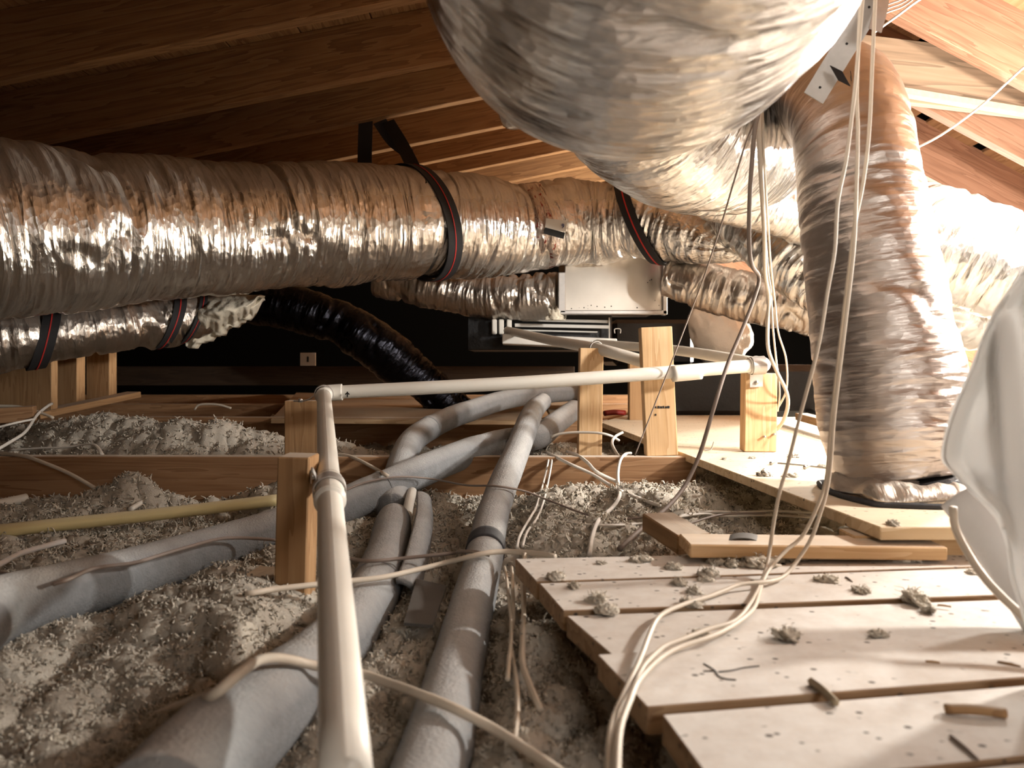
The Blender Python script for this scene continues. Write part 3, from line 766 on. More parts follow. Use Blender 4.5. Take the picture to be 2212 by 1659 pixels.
# ------------------------------------------------------------------ white PVC drain pipe
PR1 = .0168
E1 = np.array([-.470, 1.86, CAMZ-.074]); E2 = P(1655, 788, 1.90)
N0 = P(748, 1690, .455)
dp_root = empty('drain_pipe', E1, 'white plastic drain pipe from the foreground past an elbow to the corner post', 'pipe')
def pipe(name, pts, r, mat, parent, n=60, seg=24, **kw):
    return tube(name, [np.r_[p, r] for p in pts], mat, n, seg, parent, **kw)
pipe('pipe_run', [N0, E1+(N0-E1)*.03], PR1, M_pvc, dp_root, 30)
mid = (E1+E2)/2+np.array([0, 0, -.006])
pipe('pipe_run', [E1+(mid-E1)*.05, mid, E2+(mid-E2)*.03], PR1, M_pvc, dp_root, 60)
dn = (N0-E1)/np.linalg.norm(N0-E1); dx_ = (mid-E1)/np.linalg.norm(mid-E1)
pipe('elbow', [E1+dn*.042, E1+dn*.012+dx_*.003, E1+dx_*.012+dn*.003, E1+dx_*.046], .0205, M_pvc, dp_root, 30)
pipe('coupling', [P(1452, 808, 1.885), P(1514, 802, 1.888)], .0205, M_pvc, dp_root, 8)
d3 = (P(1300, 748, 2.9)-E2); d3 /= np.linalg.norm(d3); d2 = (mid-E2)/np.linalg.norm(mid-E2)
pipe('elbow', [E2+d2*.045, E2+d2*.012+d3*.004, E2+d3*.012+d2*.004, E2+d3*.045], .0205, M_pvc, dp_root, 30)
cl_at = N0+(E1-N0)*.50
# coupling beside the clamp on the near run
def on_run(y):   # parameter on the near run where the picture shows row y
    ts = np.linspace(0, 1, 2000); p = N0+(E1-N0)*ts[:, None]; yy = HY-(p[:, 2]-CAMZ)/p[:, 1]*F
    return p[np.argmin(np.abs(yy-y))]
pipe('coupling', [on_run(1085), on_run(1042)], .0205, M_pvc, dp_root, 10)
pipe('coupling_rim', [on_run(1082), on_run(1076)], .0218, M_pvc, dp_root, 6)
# arrow mark on the pipe
ar = P(750, 852, 1.845)
am = plate('arrow_mark', 749, 846, 751.5, 858, 1.838, M_ink, dp_root, .0008, 0, label='black arrow mark')
plate('arrow_head', 745, 849, 751, 851.5, 1.838, M_ink, am, .0008, -.7)
plate('arrow_head', 749.5, 849, 755.5, 851.5, 1.838, M_ink, am, .0008, .7)
pipe('drain_pipe', [E2+d3*.03, P(1470, 758, 2.45), P(1290, 742, 3.05)], PR1, M_pvc, None, 40, label='white plastic pipe going back from the corner post to the air handler', cat='pipe')
pipe('drain_pipe', [P(1455, 803, 1.93), P(1396, 783, 2.02), P(1288, 753, 2.16), P(1200, 737, 2.55), P(1096, 714, 3.15)], PR1*1.02, M_pvc, None, 60, label='white plastic pipe slanting from the tall post up to the air handler', cat='pipe')
pipe('plastic_pipe', [P(-1200, 1300, 1.20), P(-220, 1178, 1.42), P(0, 1147, 1.50), P(330, 1112, 1.62), P(600, 1080, 1.72)], .0135, M_pvcy, None, 60, label='yellowed plastic pipe lying on the wool at the left', cat='pipe')
pipe('plastic_pipe', [P(-40, 1098, 1.78), P(58, 1076, 1.86)], .012, M_pvc, None, 10, label='short pale pipe end poking from the wool at the left edge', cat='pipe')
pipe('plastic_pipe', [P(282, 1100, 1.72), P(306, 1085, 1.78)], .006, M_pvc, None, 8, label='thin pale tube end above the yellowed pipe', cat='pipe')

# pipe clamps
def clamp(label, c, axis, r, width, tail, tdir, mat=M_galv, screw=True):
    axis = axis/np.linalg.norm(axis)
    u = np.cross(axis, [0, 0, 1.0]); u /= np.linalg.norm(u); v = np.cross(u, axis)
    th = np.linspace(0, 2*math.pi, 40)
    pts = c+r*(np.cos(th)[:, None]*u+np.sin(th)[:, None]*v); nr = pts-c
    root = empty('pipe_clamp', c, label, 'clamp')
    ribbon('hoop', pts, np.tile(axis*width, (40, 1)), nr, .0018, mat, root, 60)
    if tail is not None:
        tp = np.array(tail)
        ribbon('tab', tp, np.tile(axis*width, (len(tp), 1)), np.tile(tdir, (len(tp), 1)), .0018, mat, root, 24)
        if screw:
            e = tp[-1]*.4+tp[-2]*.6; d = np.array(tdir)/np.linalg.norm(tdir)
            tube('screw', [np.r_[e-d*.004, .005], np.r_[e+d*.004, .005], np.r_[e+d*.006, .003]], M_screw, 8, 10, root)
    return root
c1 = on_run(1058); post_r = P(668, 1040, 1.10)
clamp('bent metal clamp holding the near white pipe to the near post', c1, E1-N0, .0225, .026,
      [c1+[-.018, 0, .016], c1+[-.022, -.01, .030], P(672, 1040, 1.115), P(672, 1012, 1.115)], (1, 0, 0))
c2 = E1+dn*.02
clamp('thin metal clamp over the white pipe elbow at the left', c2, dn, .0225, .014, [c2+[-.018, 0, .012], c2+[-.03, .01, -.006], c2+[-.055, .03, -.017], c2+[-.09, .05, -.019]], (0, 0, 1))
c3 = E2+d2*.022
clamp('shiny metal clamp on the corner post under the pipe corner', c3, d2, .0225, .034, [c3+[.0, -.023, 0], P(1635, 805, 1.925), P(1634, 820, 1.936), P(1634, 836, 1.937)], (0, -1, 0))
c4 = P(1288, 753, 2.15)
clamp('small wire ring round the slanting white pipe on the post left of the tall post', c4, P(1200, 737, 2.55)-P(1396, 783, 2.02), .021, .006, [c4+[-.01, 0, -.018], c4+[-.016, 0, -.03]], (0, -1, 0), screw=False)

# ------------------------------------------------------------------ grey insulated pipes
def foamdisp(seed):
    return lambda S, T, R: R*(.05*(vn(S/.06, T/(2*math.pi)*4, seed, 4)-.5)+.02*(vn(S/.012, T/(2*math.pi)*12, seed+3, 12)-.5))
def foam(label, rows, n=120, seed=0, rings=(), parent=None):
    pr = [np.r_[P(x, y, D), r] for (x, y, D, r) in rows]
    o = tube('insulated_pipe', pr, M_foam, n, 40, None, foamdisp(seed), label=label, cat='pipe')
    return o, np.array(pr)
g2, g2p = foam('grey foam sleeved pipe running straight back through the middle, black ring on it',
     [(880, 1800, .56, .0335), (937, 1640, .66, .0335), (985, 1450, .88, .033), (1020, 1310, 1.08, .033), (1042, 1222, 1.23, .032), (1062, 1120, 1.44, .032), (1090, 1040, 1.64, .032), (1118, 972, 1.86, .032), (1140, 915, 2.08, .032), (1155, 884, 2.3, .031), (1172, 868, 2.55, .03)], 200, 5)
ring('joint_band', g2p, frac_at(g2p, 1047), frac_at(g2p, 1050.5), M_foamdark, g2, .0025, 6, 40, 3, 0.02)
g1, g1p = foam('thick grey foam sleeved pipe slanting from the left edge under the middle pipe',
     [(-2300, 1660, .60, .044), (-800, 1540, .66, .044), (-160, 1390, .80, .044), (0, 1318, .95, .043), (200, 1262, 1.12, .042), (400, 1205, 1.30, .041), (590, 1145, 1.47, .040), (740, 1092, 1.62, .040), (900, 1022, 1.80, .039), (1010, 978, 1.95, .038), (1090, 955, 2.08, .037), (1160, 944, 2.16, .036), (1200, 915, 2.32, .035), (1240, 885, 2.55, .034)], 220, 15)
ring('joint_band', g1p, frac_at(g1p, 822), frac_at(g1p, 826), M_foam, g1, .0015, 6, 40, 3, 0.02)
g4, g4p = foam('grey foam sleeved pipe coming from the bottom left corner, its end split open',
     [(330, 1790, .50, .046), (470, 1625, .62, .046), (590, 1520, .76, .045), (700, 1420, .93, .044), (775, 1335, 1.10, .043), (815, 1260, 1.24, .042), (838, 1195, 1.38, .040), (846, 1150, 1.46, .038), (850, 1122, 1.52, .034), (851, 1110, 1.55, .022)], 180, 25)
ring('joint_band', g4p, frac_at(g4p, 812), frac_at(g4p, 816), M_foam, g4, .0012, 5, 40, 3, 0.02)
g5, g5p = foam('grey foam sleeved pipe bending away behind the slanting pipe',
     [(846, 1100, 1.66, .036), (858, 1040, 1.80, .036), (873, 985, 1.96, .036), (893, 950, 2.12, .036), (940, 918, 2.30, .036), (1010, 889, 2.50, .036), (1100, 862, 2.85, .036), (1180, 853, 3.2, .036), (1260, 848, 3.6, .036)], 160, 35)
ring('joint_band', g5p, frac_at(g5p, 925), frac_at(g5p, 930), M_foam, g5, .002, 6, 40, 3, 0.02)
# torn half sleeve beside the split pipe with a white tube in it
def half_sleeve():
    rows = [(905, 1085, 1.55, .026), (905, 1130, 1.47, .028), (893, 1190, 1.36, .03), (880, 1240, 1.27, .03), (862, 1290, 1.18, .03)]
    q = spline([np.r_[P(x, y, D), r] for x, y, D, r in rows], 50); T, Nn, B = frames(q[:, :3])
    th = np.linspace(-.2, 3.0, 22); V = []
    for k, rr in ((0, 1.0), (1, .72)):
        for i in range(50):
            t = th if k == 0 else th[::-1]
            jag = .10*math.sin(i*1.9)+.07*math.sin(i*4.1)
            V.append(q[i, :3]+q[i, 3]*rr*(np.cos(t+jag*(t > 1))[:, None]*Nn[i]+np.sin(t+jag*(t > 1))[:, None]*-B[i]))
    V = np.concatenate([np.concatenate([V[i], V[50+i]]) for i in range(50)])
    Fc = [tuple(r) for r in grid_faces(50, 44)]+[tuple(range(43, -1, -1)), tuple(49*44+k for k in range(44))]
    return mesh('torn_sleeve', V, Fc, M_foam, None, True, label='torn open grey foam sleeve beside the split pipe end', cat='pipe sleeve')
half_sleeve()
pipe('plastic_pipe', [P(874, 1150, 1.46), P(882, 1095, 1.60), P(890, 1062, 1.72)], .011, M_pvc, None, 14, label='short white tube end showing inside the torn grey sleeve', cat='pipe')

# ------------------------------------------------------------------ blown insulation
def ins_height(X, Y):
    z = np.full(X.shape, 0.090)-.014/(1+np.exp((Y-1.25)/.08))/(1+np.exp((X+.25)/.05))
    def g(x, y, a, sx, sy=None):
        sy = sy or sx
        return a*np.exp(-((X-x)/sx)**2-((Y-y)/sy)**2)
    right = 1/(1+np.exp(-(X-0.02)/0.03))*1/(1+np.exp(-(Y-1.12)/0.03))
    z += 0.02*right
    # deck area: low under the planks
    under = 1/(1+np.exp(-(X-.24)/0.02))*1/(1+np.exp((Y-1.02)/0.03))
    z -= 0.07*under
    # mounds
    z += g(-0.42, 1.04, .055, .11)+g(-0.62, .80, .03, .14)+g(-0.30, .93, .05, .07)
    z += g(-0.93, 1.83, .075, .10, .07)+g(-0.58, 1.80, .065, .10, .07)+g(-1.45, 1.7, .05, .25, .12)
    z += g(-0.14, 1.78, .03, .12)+g(-.32, 1.85, .05, .10, .06)
    z += g(.14, 1.38, .045, .12, .10)+g(.30, 1.62, .060, .14)+g(.12, 1.7, .045, .1)+g(.42, 1.75, .04, .1)+g(.0, .76, .035, .06, .22)+g(.07, .92, .02, .05, .1)
    z += g(-1.35, 2.45, .17, .28, .22)+g(-1.0, 2.32, .11, .22, .18)+g(-.80, 2.3, .09, .20, .2)+g(-.55, 2.25, .09, .16, .18)
    z += g(-1.75, 2.75, .12, .35, .3)+g(-2.3, 3.2, .10, .5, .4)
    z += g(-.28, 2.35, .055, .2, .2)+g(0.1, 2.2, .075, .12, .14)+g(.2, 2.45, .05, .15)
    z += g(-1.0, 3.7, .10, .5, .4)+g(-.4, 3.7, .06, .5, .4)
    # trough between the pipes
    z -= g(-.16, 1.08, .02, .07, .2)
    z = z-0.02*((X > .5) & (Y > 1.1) & (Y < 1.9))
    return z

def lumps(X, Y):
    wx = X+.020*(vn(X*22, Y*22, 3)-.5)+.012*(vn(X*60, Y*60, 5)-.5)
    wy = Y+.020*(vn(X*22, Y*22, 4)-.5)+.012*(vn(X*60, Y*60, 6)-.5)
    h = 0
    for k, (s, a) in enumerate(((.105, .036), (.050, .036), (.023, .020))):
        d = worley(wx/s+k*3.7, wy/s+k*1.3, 11+k)
        h = h+a*(1-np.clip(d, 0, 1.15)**2)
        wx = wx+.15*s*(vn(wx/s*2, wy/s*2, 31+k)-.5); wy = wy+.15*s*(vn(wx/s*2, wy/s*2, 37+k)-.5)
    h = h+.02*(vn(X*5, Y*5, 21)-.5)
    return h-h.mean()+.012*(h-h.mean() > .03)

WOOL = {}
def wool_z(x, y):
    Z, yy, uu = WOOL['Z'], WOOL['y'], WOOL['u']
    fi = np.interp(y, yy, np.arange(len(yy))); fj = np.interp(x/(y+.12), uu, np.arange(len(uu)))
    i, j = min(int(fi), len(yy)-2), min(int(fj), len(uu)-2); a, b = fi-i, fj-j
    return (Z[i, j]*(1-b)+Z[i, j+1]*b)*(1-a)+(Z[i+1, j]*(1-b)+Z[i+1, j+1]*b)*a

def insulation():
    nr, nc = 440, 720
    yy = 0.33*np.exp(np.linspace(0, math.log(6.9/0.33), nr))
    uu = np.linspace(-1.55, .82, nc)
    Y = np.repeat(yy[:, None], nc, 1); X = uu[None, :]*(Y+.12)
    Y = Y+.0006*rng.standard_normal(Y.shape)*Y; X = X+.0006*rng.standard_normal(X.shape)*Y
    H = lumps(X, Y)
    Z = ins_height(X, Y)+H
    for pr in (g1p, g2p, g4p, g5p):
        for q in spline(pr, 70):
            d = np.hypot(X-q[0], Y-q[1]); near = d < .25
            Z[near] = np.minimum(Z[near], q[2]-.35*q[3]+np.maximum(0, d[near]-1.05*q[3])*1.1+H[near]*.3)
    # curl the lumps over a little so that they overhang
    gx = np.gradient(H, axis=1)/np.gradient(X, axis=1); gy = np.gradient(H, axis=0)/np.gradient(Y, axis=0)
    kk = .010*np.clip((H+.03)/.05, 0, 1)
    X = np.clip(X, -4.9+.02*rng.random(X.shape), 2.9); X2 = X-kk*np.clip(gx, -1.2, 1.2); Y2 = Y-kk*np.clip(gy, -1.2, 1.2)
    G = np.stack([X2, Y2, np.maximum(Z, .012)], -1); V = G.reshape(-1, 3)
    WOOL.update(Z=G[:, :, 2], y=yy, u=uu)
    base = mesh('blown_insulation', V, grid_faces(nr, nc, False), M_wool, None, True, kind='stuff',
                label='loose grey beige blown mineral wool filling the bays between the joists', cat='insulation')
    m = 72000; ok = np.nonzero((uu > -.78) & (uu < .36))[0]; rows = np.nonzero((yy > .38) & (yy < 3.3))[0]
    ii = rng.integers(rows[0], rows[-1], m); jj = rng.integers(ok[0], ok[-1], m)
    t = rng.random((m, 2, 1))
    P0 = G[ii, jj]*(1-t[:, 0])+G[ii+1, jj+1]*t[:, 0]; P0 = P0*(1-t[:, 1]*.5)+(G[ii+1, jj]+G[ii, jj+1])*.25*t[:, 1]+[0, 0, .0005]
    q = np.clip(P0[:, 1], .6, 1.6)
    SV, SF = strands(P0, rng.uniform(.0065, .0125, m)*q, (.0009+.0012*q)*rng.uniform(.7, 1.3, m), 1.2, 4)
    mesh('fibres', SV, SF, M_woolt, base, True, kind='stuff')
    return base
insulation()

# ------------------------------------------------------------------ upright duct boot
bt_ = empty('floor_boot', P(1955, 1070, 1.28), 'crushed foil wrapped boot under the upright duct', 'duct boot')
def boot():
    n, m = 14, 90; V = []
    th = np.linspace(0, 2*math.pi, m, endpoint=False)
    prof = [(.06, .030), (.110, .034), (.130, .030), (.140, .022), (.145, .012), (.140, .002), (.10, .000)]
    pr = spline(np.array([(r, 0, z) for r, z in prof]), n)
    for i in range(n):
        for t in th:
            r = pr[i, 0]*(1+.07*math.sin(t*2+1)+.05*math.sin(t*5)); 
            sq = 1/max(abs(math.cos(t)), abs(math.sin(t)))**.5
            V.append((r*math.cos(t)*sq*.93, r*math.sin(t)*sq*.9, pr[i, 2]))
    V = np.array(V); a = vn(V[:, 0]*60, V[:, 1]*60, 3)-.5; V[:, 2] += .014*a*(V[:, 2] > .004); V[:, 0] += .012*(vn(V[:, 0]*40+5, V[:, 1]*40, 8)-.5); V[:, 1] += .012*(vn(V[:, 0]*40+5, V[:, 1]*40, 9)-.5)
    V = V+np.array([P(1948, 0, 1.335)[0]+.012, 1.315, ZP+.001])
    uv = V[:, :2]*1.0
    return mesh('flange_wrap', V, [tuple(r) for r in grid_faces(n, m)], M_foil_dull, bt_, True, uv)
boot()
cb = up_pr[-1, :3]
tube('tape_band', [np.r_[cb+[0.004, 0, -.020], .112], np.r_[cb+[0.004, 0, -.006], .116], np.r_[cb+[0.002, 0, .006], .112]], M_black, 10, 70, bt_, label='black tape band')
th = np.linspace(0, 2*math.pi, 60)
gb = np.stack([P(1948, 0, 1.335)[0]+.006+.150*np.cos(th)/np.maximum(np.abs(np.cos(th)), np.abs(np.sin(th)))**.5*.93, 1.315+.147*np.sin(th)/np.maximum(np.abs(np.cos(th)), np.abs(np.sin(th)))**.5*.9, np.full(60, ZP+.004)], 1)
tube('gasket', [np.r_[p, .005] for p in gb], M_foamdark, 160, 8, bt_)

# small mark and tape on the upright duct
from mathutils.bvhtree import BVHTree
def on_surface(o, x, y):
    bpy.context.view_layer.update()
    me = o.data; t = BVHTree.FromPolygons([v.co+wloc(o) for v in me.vertices], [tuple(p.vertices) for p in me.polygons])
    e = Vector((0, 0, CAMZ)); h = t.ray_cast(e, Vector(P(x, y, 1.0))-e)
    return h[0], h[1]
_h, _n = on_surface(up_duct, 1838, 170)
text('duct_mark', '3', .030, _h+_n*.004, Euler((math.pi/2-math.atan2(_n.z, math.hypot(_n.x, _n.y)), math.radians(80), math.atan2(_n.x, -_n.y)), 'YXZ'), M_ink, up_duct)

# galvanised hanger strap by the overhead duct
a, b = P(1905, -30, 1.22), P(1757, 212, 1.30)
hs = empty('metal_strap', b, 'wide galvanised metal strap running up beside the overhead duct', 'strap')
ribbon('strap_band', np.array([a, (a+b)/2, b]), np.tile((.033, 0, -.020), (3, 1)), np.tile((.2, -1, .1), (3, 1)), .0018, M_galv, hs, 12)
for t in (.18, .5, .9):
    c = a*(1-t)+b*t; tube('hole', [np.r_[c+[0, -.0005, 0], .0022], np.r_[c+[0, -.0016, 0], .0022]], M_ink, 3, 10, hs)
ribbon('tape_piece', np.array([P(1806, 148, 1.255), P(1824, 180, 1.255)]), np.tile((.020, 0, -.010), (2, 1)), np.tile((0, -1, 0), (2, 1)), .002, M_black, hs, 4, label='black tape piece')
ribbon('strap_tail', np.array([P(1908, -20, 1.20), P(1902, 20, 1.19), P(1890, 66, 1.19)]), np.tile((.022, .004, -.005), (3, 1)), np.tile((.5, -1, 0), (3, 1)), .0018, M_galv, hs, 12)

# ------------------------------------------------------------------ white sheet, pale sleeve at the right edge
def sheet():
    prof = [(560, 2236, .60), (600, 2206, .60), (680, 2152, .60), (800, 2102, .60), (900, 2060, .61), (985, 2041, .61), (1020, 2062, .61), (1060, 2100, .60), (1120, 2158, .60), (1180, 2183, .60), (1250, 2192, .60), (1330, 2216, .60), (1420, 2240, .60), (1560, 2262, .60), (1700, 2275, .60)]
    pr = spline(np.array([(x, y, d) for y, x, d in prof]), 120)
    nu = 60; V = []
    for x0, y, d in pr:
        for j in range(nu):
            u = j/(nu-1)
            xr = 2560; x = x0+(xr-x0)*u
            fx = x-(2140+ (y-600)*.085)
            dd = d+.03*math.exp(-((x-x0)/22)**2)-.018*math.exp(-(fx/20)**2)+.012*math.exp(-((fx-45)/25)**2)+.02*math.sin(x*.021+y*.004)
            V.append(P(x, y, dd))
    V = np.array(V); n = len(V); Bk = V+np.array([0, .006, 0])
    Fc = [tuple(r) for r in grid_faces(120, nu, False)]; Fb = [tuple(n+k for k in r[::-1]) for r in Fc]
    edge = [i*nu for i in range(120)]
    side = [(edge[i+1], edge[i], n+edge[i], n+edge[i+1]) for i in range(119)]
    return mesh('plastic_sheet', np.vstack([V, Bk]), Fc+Fb+side, M_sheet, None, True, label='white plastic sheet hanging at the right edge of the picture', cat='sheet')
sheet()
pp = [P(2075, 1062, .86), P(2130, 1132, .84), P(2215, 1258, .80), P(2330, 1430, .74)]
hz = tube('pale_pipe', [np.r_[pp[0], .004], np.r_[pp[0]+(pp[1]-pp[0])*.02, .022], np.r_[pp[0]+(pp[1]-pp[0])*.15, .027], np.r_[pp[1], .027], np.r_[pp[2], .028], np.r_[pp[3], .028]], M_hose, 60, 36, None, label='pale grey sleeved pipe leaning below the white sheet at right', cat='pipe')
board('end_clip', P(2057, 1078, .87), P(2057, 1110, .87), .012, .010, M_pvc, hz, .003)

# ------------------------------------------------------------------ cables
def dins(y, off=0.0):
    if y <= 992: return min(3.4, (378-off*F)/(max(y, 890)-785))
    return min(1.89, (505-off*F)/(y-785))
FOAM = np.vstack([spline(g, 160) for g in (g1p, g2p, g4p, g5p)])
def cable(label, pts, r, mat, flat=1.0, group=None, name='cable'):
    rows = []
    for p in pts:
        D = p[2] if len(p) > 2 else dins(p[1], .008)
        rows.append(np.r_[P(p[0], p[1], D), r])
    q = spline(np.array(rows), 150)
    cam0 = np.array([0, 0, CAMZ]); ks = np.ones(len(q))
    for i in range(len(q)):
        for _ in range(36):
            p = cam0+(q[i, :3]-cam0)*ks[i]; d = np.linalg.norm(FOAM[:, :3]-p, axis=1)
            sunk = ks[i] > .86 and p[2] < ZJ+.03 and p[2] < wool_z(p[0], p[1])+r*.8
            if np.all(d > FOAM[:, 3]*1.05+r) and not sunk: break
            ks[i] *= .993
    if (ks < .865).any():   # what lies too deep in the wool stays buried there
        deep = np.array([np.all(np.linalg.norm(FOAM[:, :3]-q[i, :3], axis=1) > FOAM[:, 3]*1.05+r) for i in range(len(q))]) & (ks < .865)
        ks[deep] = 1.0
    ke = np.array([ks[max(0, i-5):i+6].min() for i in range(len(ks))]); ke = np.convolve(np.pad(ke, 4, mode='edge'), np.ones(9)/9, 'valid')
    rows = [np.r_[cam0+(q[i, :3]-cam0)*ke[i], r] for i in range(0, len(q), 2)]
    L = sum(np.linalg.norm(rows[i+1][:3]-rows[i][:3]) for i in range(len(rows)-1))
    return tube(name, rows, mat, max(24, int(L/.012)), 8, None, None, flat, label=label, cat='cable', group=group)
dk = lambda y: (.2745*F)/(y-785)   # lying on the planks
cable('foremost cable draped from the ceiling across the planks to the bottom edge, looped widest left',
      [(1862, -60, 1.02), (1851, 181, 1.02), (1853, 289, 1.02), (1849, 434, 1.02), (1844, 542, 1.02), (1824, 717, 1.02), (1803, 891, 1.02), (1794, 1006, 1.01), (1786, 1059, 1.0), (1774, 1102, .99), (1752, 1164, .985), (1719, 1215, .975), (1690, 1247, .952), (1647, 1258, .925), (1600, 1262, .915), (1535, 1287, dk(1287)), (1467, 1309, dk(1309)), (1420, 1337, dk(1337)), (1384, 1421, .69), (1351, 1493, .63), (1322, 1565, .57), (1313, 1659, .52), (1310, 1740, .47)], .0026, M_cable)
cable('ceiling cable leftmost before the upright duct, straight, then laid on the planks',
      [(1868, -60, 1.0), (1851, 145, 1.0), (1844, 217, 1.0), (1828, 344, 1.0), (1810, 434, 1.0), (1803, 542, 1.0), (1788, 627, 1.0), (1768, 746, 1.0), (1730, 891, 1.0), (1701, 1006, 1.0), (1685, 1059, 1.0), (1671, 1131, 1.0), (1658, 1215, .975), (1643, 1262, .93), (1620, 1305, dk(1305)), (1589, 1341, dk(1341)), (1531, 1359, dk(1359)), (1466, 1384, dk(1384)), (1441, 1392, dk(1392)), (1394, 1435, dk(1435)), (1369, 1486, .63), (1337, 1547, .58), (1326, 1659, .515), (1322, 1740, .47)], .0026, M_cable)
cable('rightmost ceiling cable, crossing its neighbour halfway down the upright duct, laid on the planks',
      [(1893, -60, 1.03), (1884, 145, 1.03), (1877, 289, 1.03), (1864, 398, 1.03), (1846, 488, 1.03), (1832, 600, 1.03), (1818, 717, 1.03), (1798, 891, 1.03), (1788, 1006, 1.02), (1779, 1059, 1.01), (1737, 1153, 1.0), (1701, 1186, .99), (1662, 1229, .965), (1643, 1269, .92), (1629, 1312, dk(1312)), (1593, 1345, dk(1345)), (1539, 1374, dk(1374)), (1466, 1399, dk(1399)), (1423, 1425, dk(1425)), (1380, 1470, .645), (1362, 1511, .605), (1340, 1573, .56), (1334, 1659, .51), (1332, 1740, .465)], .0026, M_cable)
cable('thin dark wire slanting from the overhead duct down past the tall post', [(1650, 215, 1.44), (1614, 300, 1.46), (1586, 390, 1.5), (1557, 488, 1.58), (1520, 600, 1.70), (1495, 666, 1.84), (1455, 771, 1.86), (1412, 880, 1.88), (1369, 990, 1.885)], .0018, M_cableg)
cable('thick grey cable hanging from the overhead duct and running into the wool behind the deck', [(1652, 205, 1.42), (1632, 271, 1.44), (1625, 344, 1.46), (1620, 416, 1.48), (1618, 520, 1.53), (1624, 572, 1.56), (1640, 600, 1.6), (1629, 645, 1.6), (1604, 710, 1.59), (1571, 789, 1.57), (1539, 891, 1.53), (1510, 985, 1.5), (1477, 1053, 1.46), (1437, 1100, 1.40), (1398, 1131, 1.35), (1333, 1190, 1.24)], .0044, M_cableg)
cable('thick beige cable looping behind the corner post, widest loop of its bunch', [(1640, 205, 1.46), (1640, 300, 1.48), (1645, 398, 1.52), (1651, 500, 1.62), (1653, 590, 1.76), (1661, 645, 1.86), (1658, 717, 1.86), (1661, 760, 1.86), (1680, 807, 1.87), (1698, 844, 1.88), (1702, 875, 1.9), (1692, 909, 1.95), (1676, 930, 2.0)], .0050, M_cable)
cable('thin beige cable swinging furthest right of the bunch above the corner post', [(1646, 205, 1.47), (1650, 340, 1.5), (1660, 500, 1.66), (1665, 572, 1.76), (1674, 652, 1.88), (1681, 717, 1.88), (1698, 775, 1.9), (1699, 840, 1.92), (1680, 882, 1.98), (1668, 900, 2.02)], .0026, M_cable)
cable('thin beige cable passing close to the pipe corner of the corner post', [(1643, 205, 1.48), (1648, 400, 1.53), (1658, 572, 1.78), (1665, 627, 1.86), (1669, 699, 1.86), (1676, 771, 1.87), (1684, 844, 1.9), (1680, 890, 2.0)], .0026, M_cable)
cable('beige cable lying along the pale sleeved pipe at right', [(2059, 1095, .80), (2063, 1139, .80), (2092, 1196, .78), (2135, 1258, .75), (2212, 1332, .72), (2330, 1420, .68)], .0042, M_cable)
cable('thin white wire slanting down from the right edge across the rafters', [(2300, 75, 1.62), (2212, 145, 1.66), (2120, 228, 1.7), (2035, 290, 1.74), (1975, 322, 1.78)], .0028, M_cablew)
cable('thin white wire across the top right corner above the stained board', [(2080, -60, 1.7), (1985, 0, 1.72), (1940, 33, 1.74), (1888, 70, 1.77)], .0030, M_cablew)
for k, dy in enumerate((0, 8, 16)):
    cable(['upper', 'middle', 'lower'][k]+' thin dark wire of three at the very top beside the metal strap', [(2020+dy, -60, 1.8), (1960, -8+dy, 1.8), (1905, 16+dy, 1.8), (1830, 60+dy, 1.85)], .0022, M_cableg)

zi = lambda y, h=.325: h*F/(y-785)
cable('thick beige cable arching over the bottom left pipe and across the middle pipe', [(330, 1548, .88), (370, 1532, .80), (410, 1518, .755), (463, 1500, .735), (506, 1464, .745), (550, 1431, .77), (586, 1421, .785), (633, 1426, .80), (680, 1438, .82), (774, 1453, .80), (827, 1471, .775), (899, 1497, .745), (971, 1526, .71), (1044, 1562, .67), (1098, 1594, .64), (1195, 1659, .58), (1300, 1740, .53)], .0048, M_cable)
cable('beige cable crossing over the middle pipe beside its black ring', [(528, 1284, 1.02), (600, 1272, 1.03), (747, 1256, 1.09), (827, 1247, 1.12), (917, 1227, 1.17), (989, 1209, 1.20), (1062, 1193, 1.20), (1134, 1193, 1.17), (1203, 1203, 1.12)], .0042, M_cable)
cable('thin brown cable running from the near white pipe to the black ring', [(720, 1196, 1.22), (744, 1204, 1.22), (800, 1212, 1.22), (880, 1205, 1.24), (960, 1197, 1.26), (1015, 1191, 1.28), (1060, 1200, 1.27)], .0030, M_cableg)
cable('beige cable dropping beside the deck left end, thickest of three', [(1134, 1196, 1.16), (1129, 1240, 1.12), (1132, 1312, .98), (1129, 1384, .87), (1130, 1439, .79), (1156, 1507, .72), (1170, 1540, .70)], .0036, M_cable)
cable('thin cable in the wool beside the middle pipe, left of three', [(1090, 1225, 1.18), (1094, 1247, 1.12), (1101, 1312, 1.0), (1105, 1366, .90), (1100, 1420, .82), (1096, 1470, .76)], .0024, M_cable)
cable('thin cable in the wool beside the middle pipe, between two others', [(1105, 1225, 1.18), (1107, 1250, 1.12), (1109, 1330, .97), (1103, 1384, .88), (1114, 1457, .78), (1118, 1529, .70), (1112, 1600, .65)], .0026, M_cable)
cable('thin dark wire wandering over the slanting pipe and middle pipe into the right bay', [(731, 1066, 1.62), (790, 1042, 1.68), (863, 1030, 1.73), (935, 1035, 1.76), (1007, 1048, 1.62), (1070, 1050, 1.55), (1134, 1061, 1.58), (1188, 1082, 1.57), (1279, 1115, 1.48), (1351, 1121, 1.46), (1405, 1117, 1.46), (1466, 1135, 1.38), (1557, 1112, 1.46), (1660, 1108, 1.5)], .0022, M_cableg)
cable('white cable crossing the joist into the wool, left of its pair', [(1181, 977, 1.97), (1224, 999, 1.87), (1279, 1024, 1.84), (1333, 1057, zi(1057, .30)), (1387, 1079, zi(1079, .30)), (1427, 1093, zi(1093, .30))], .0042, M_cablew)
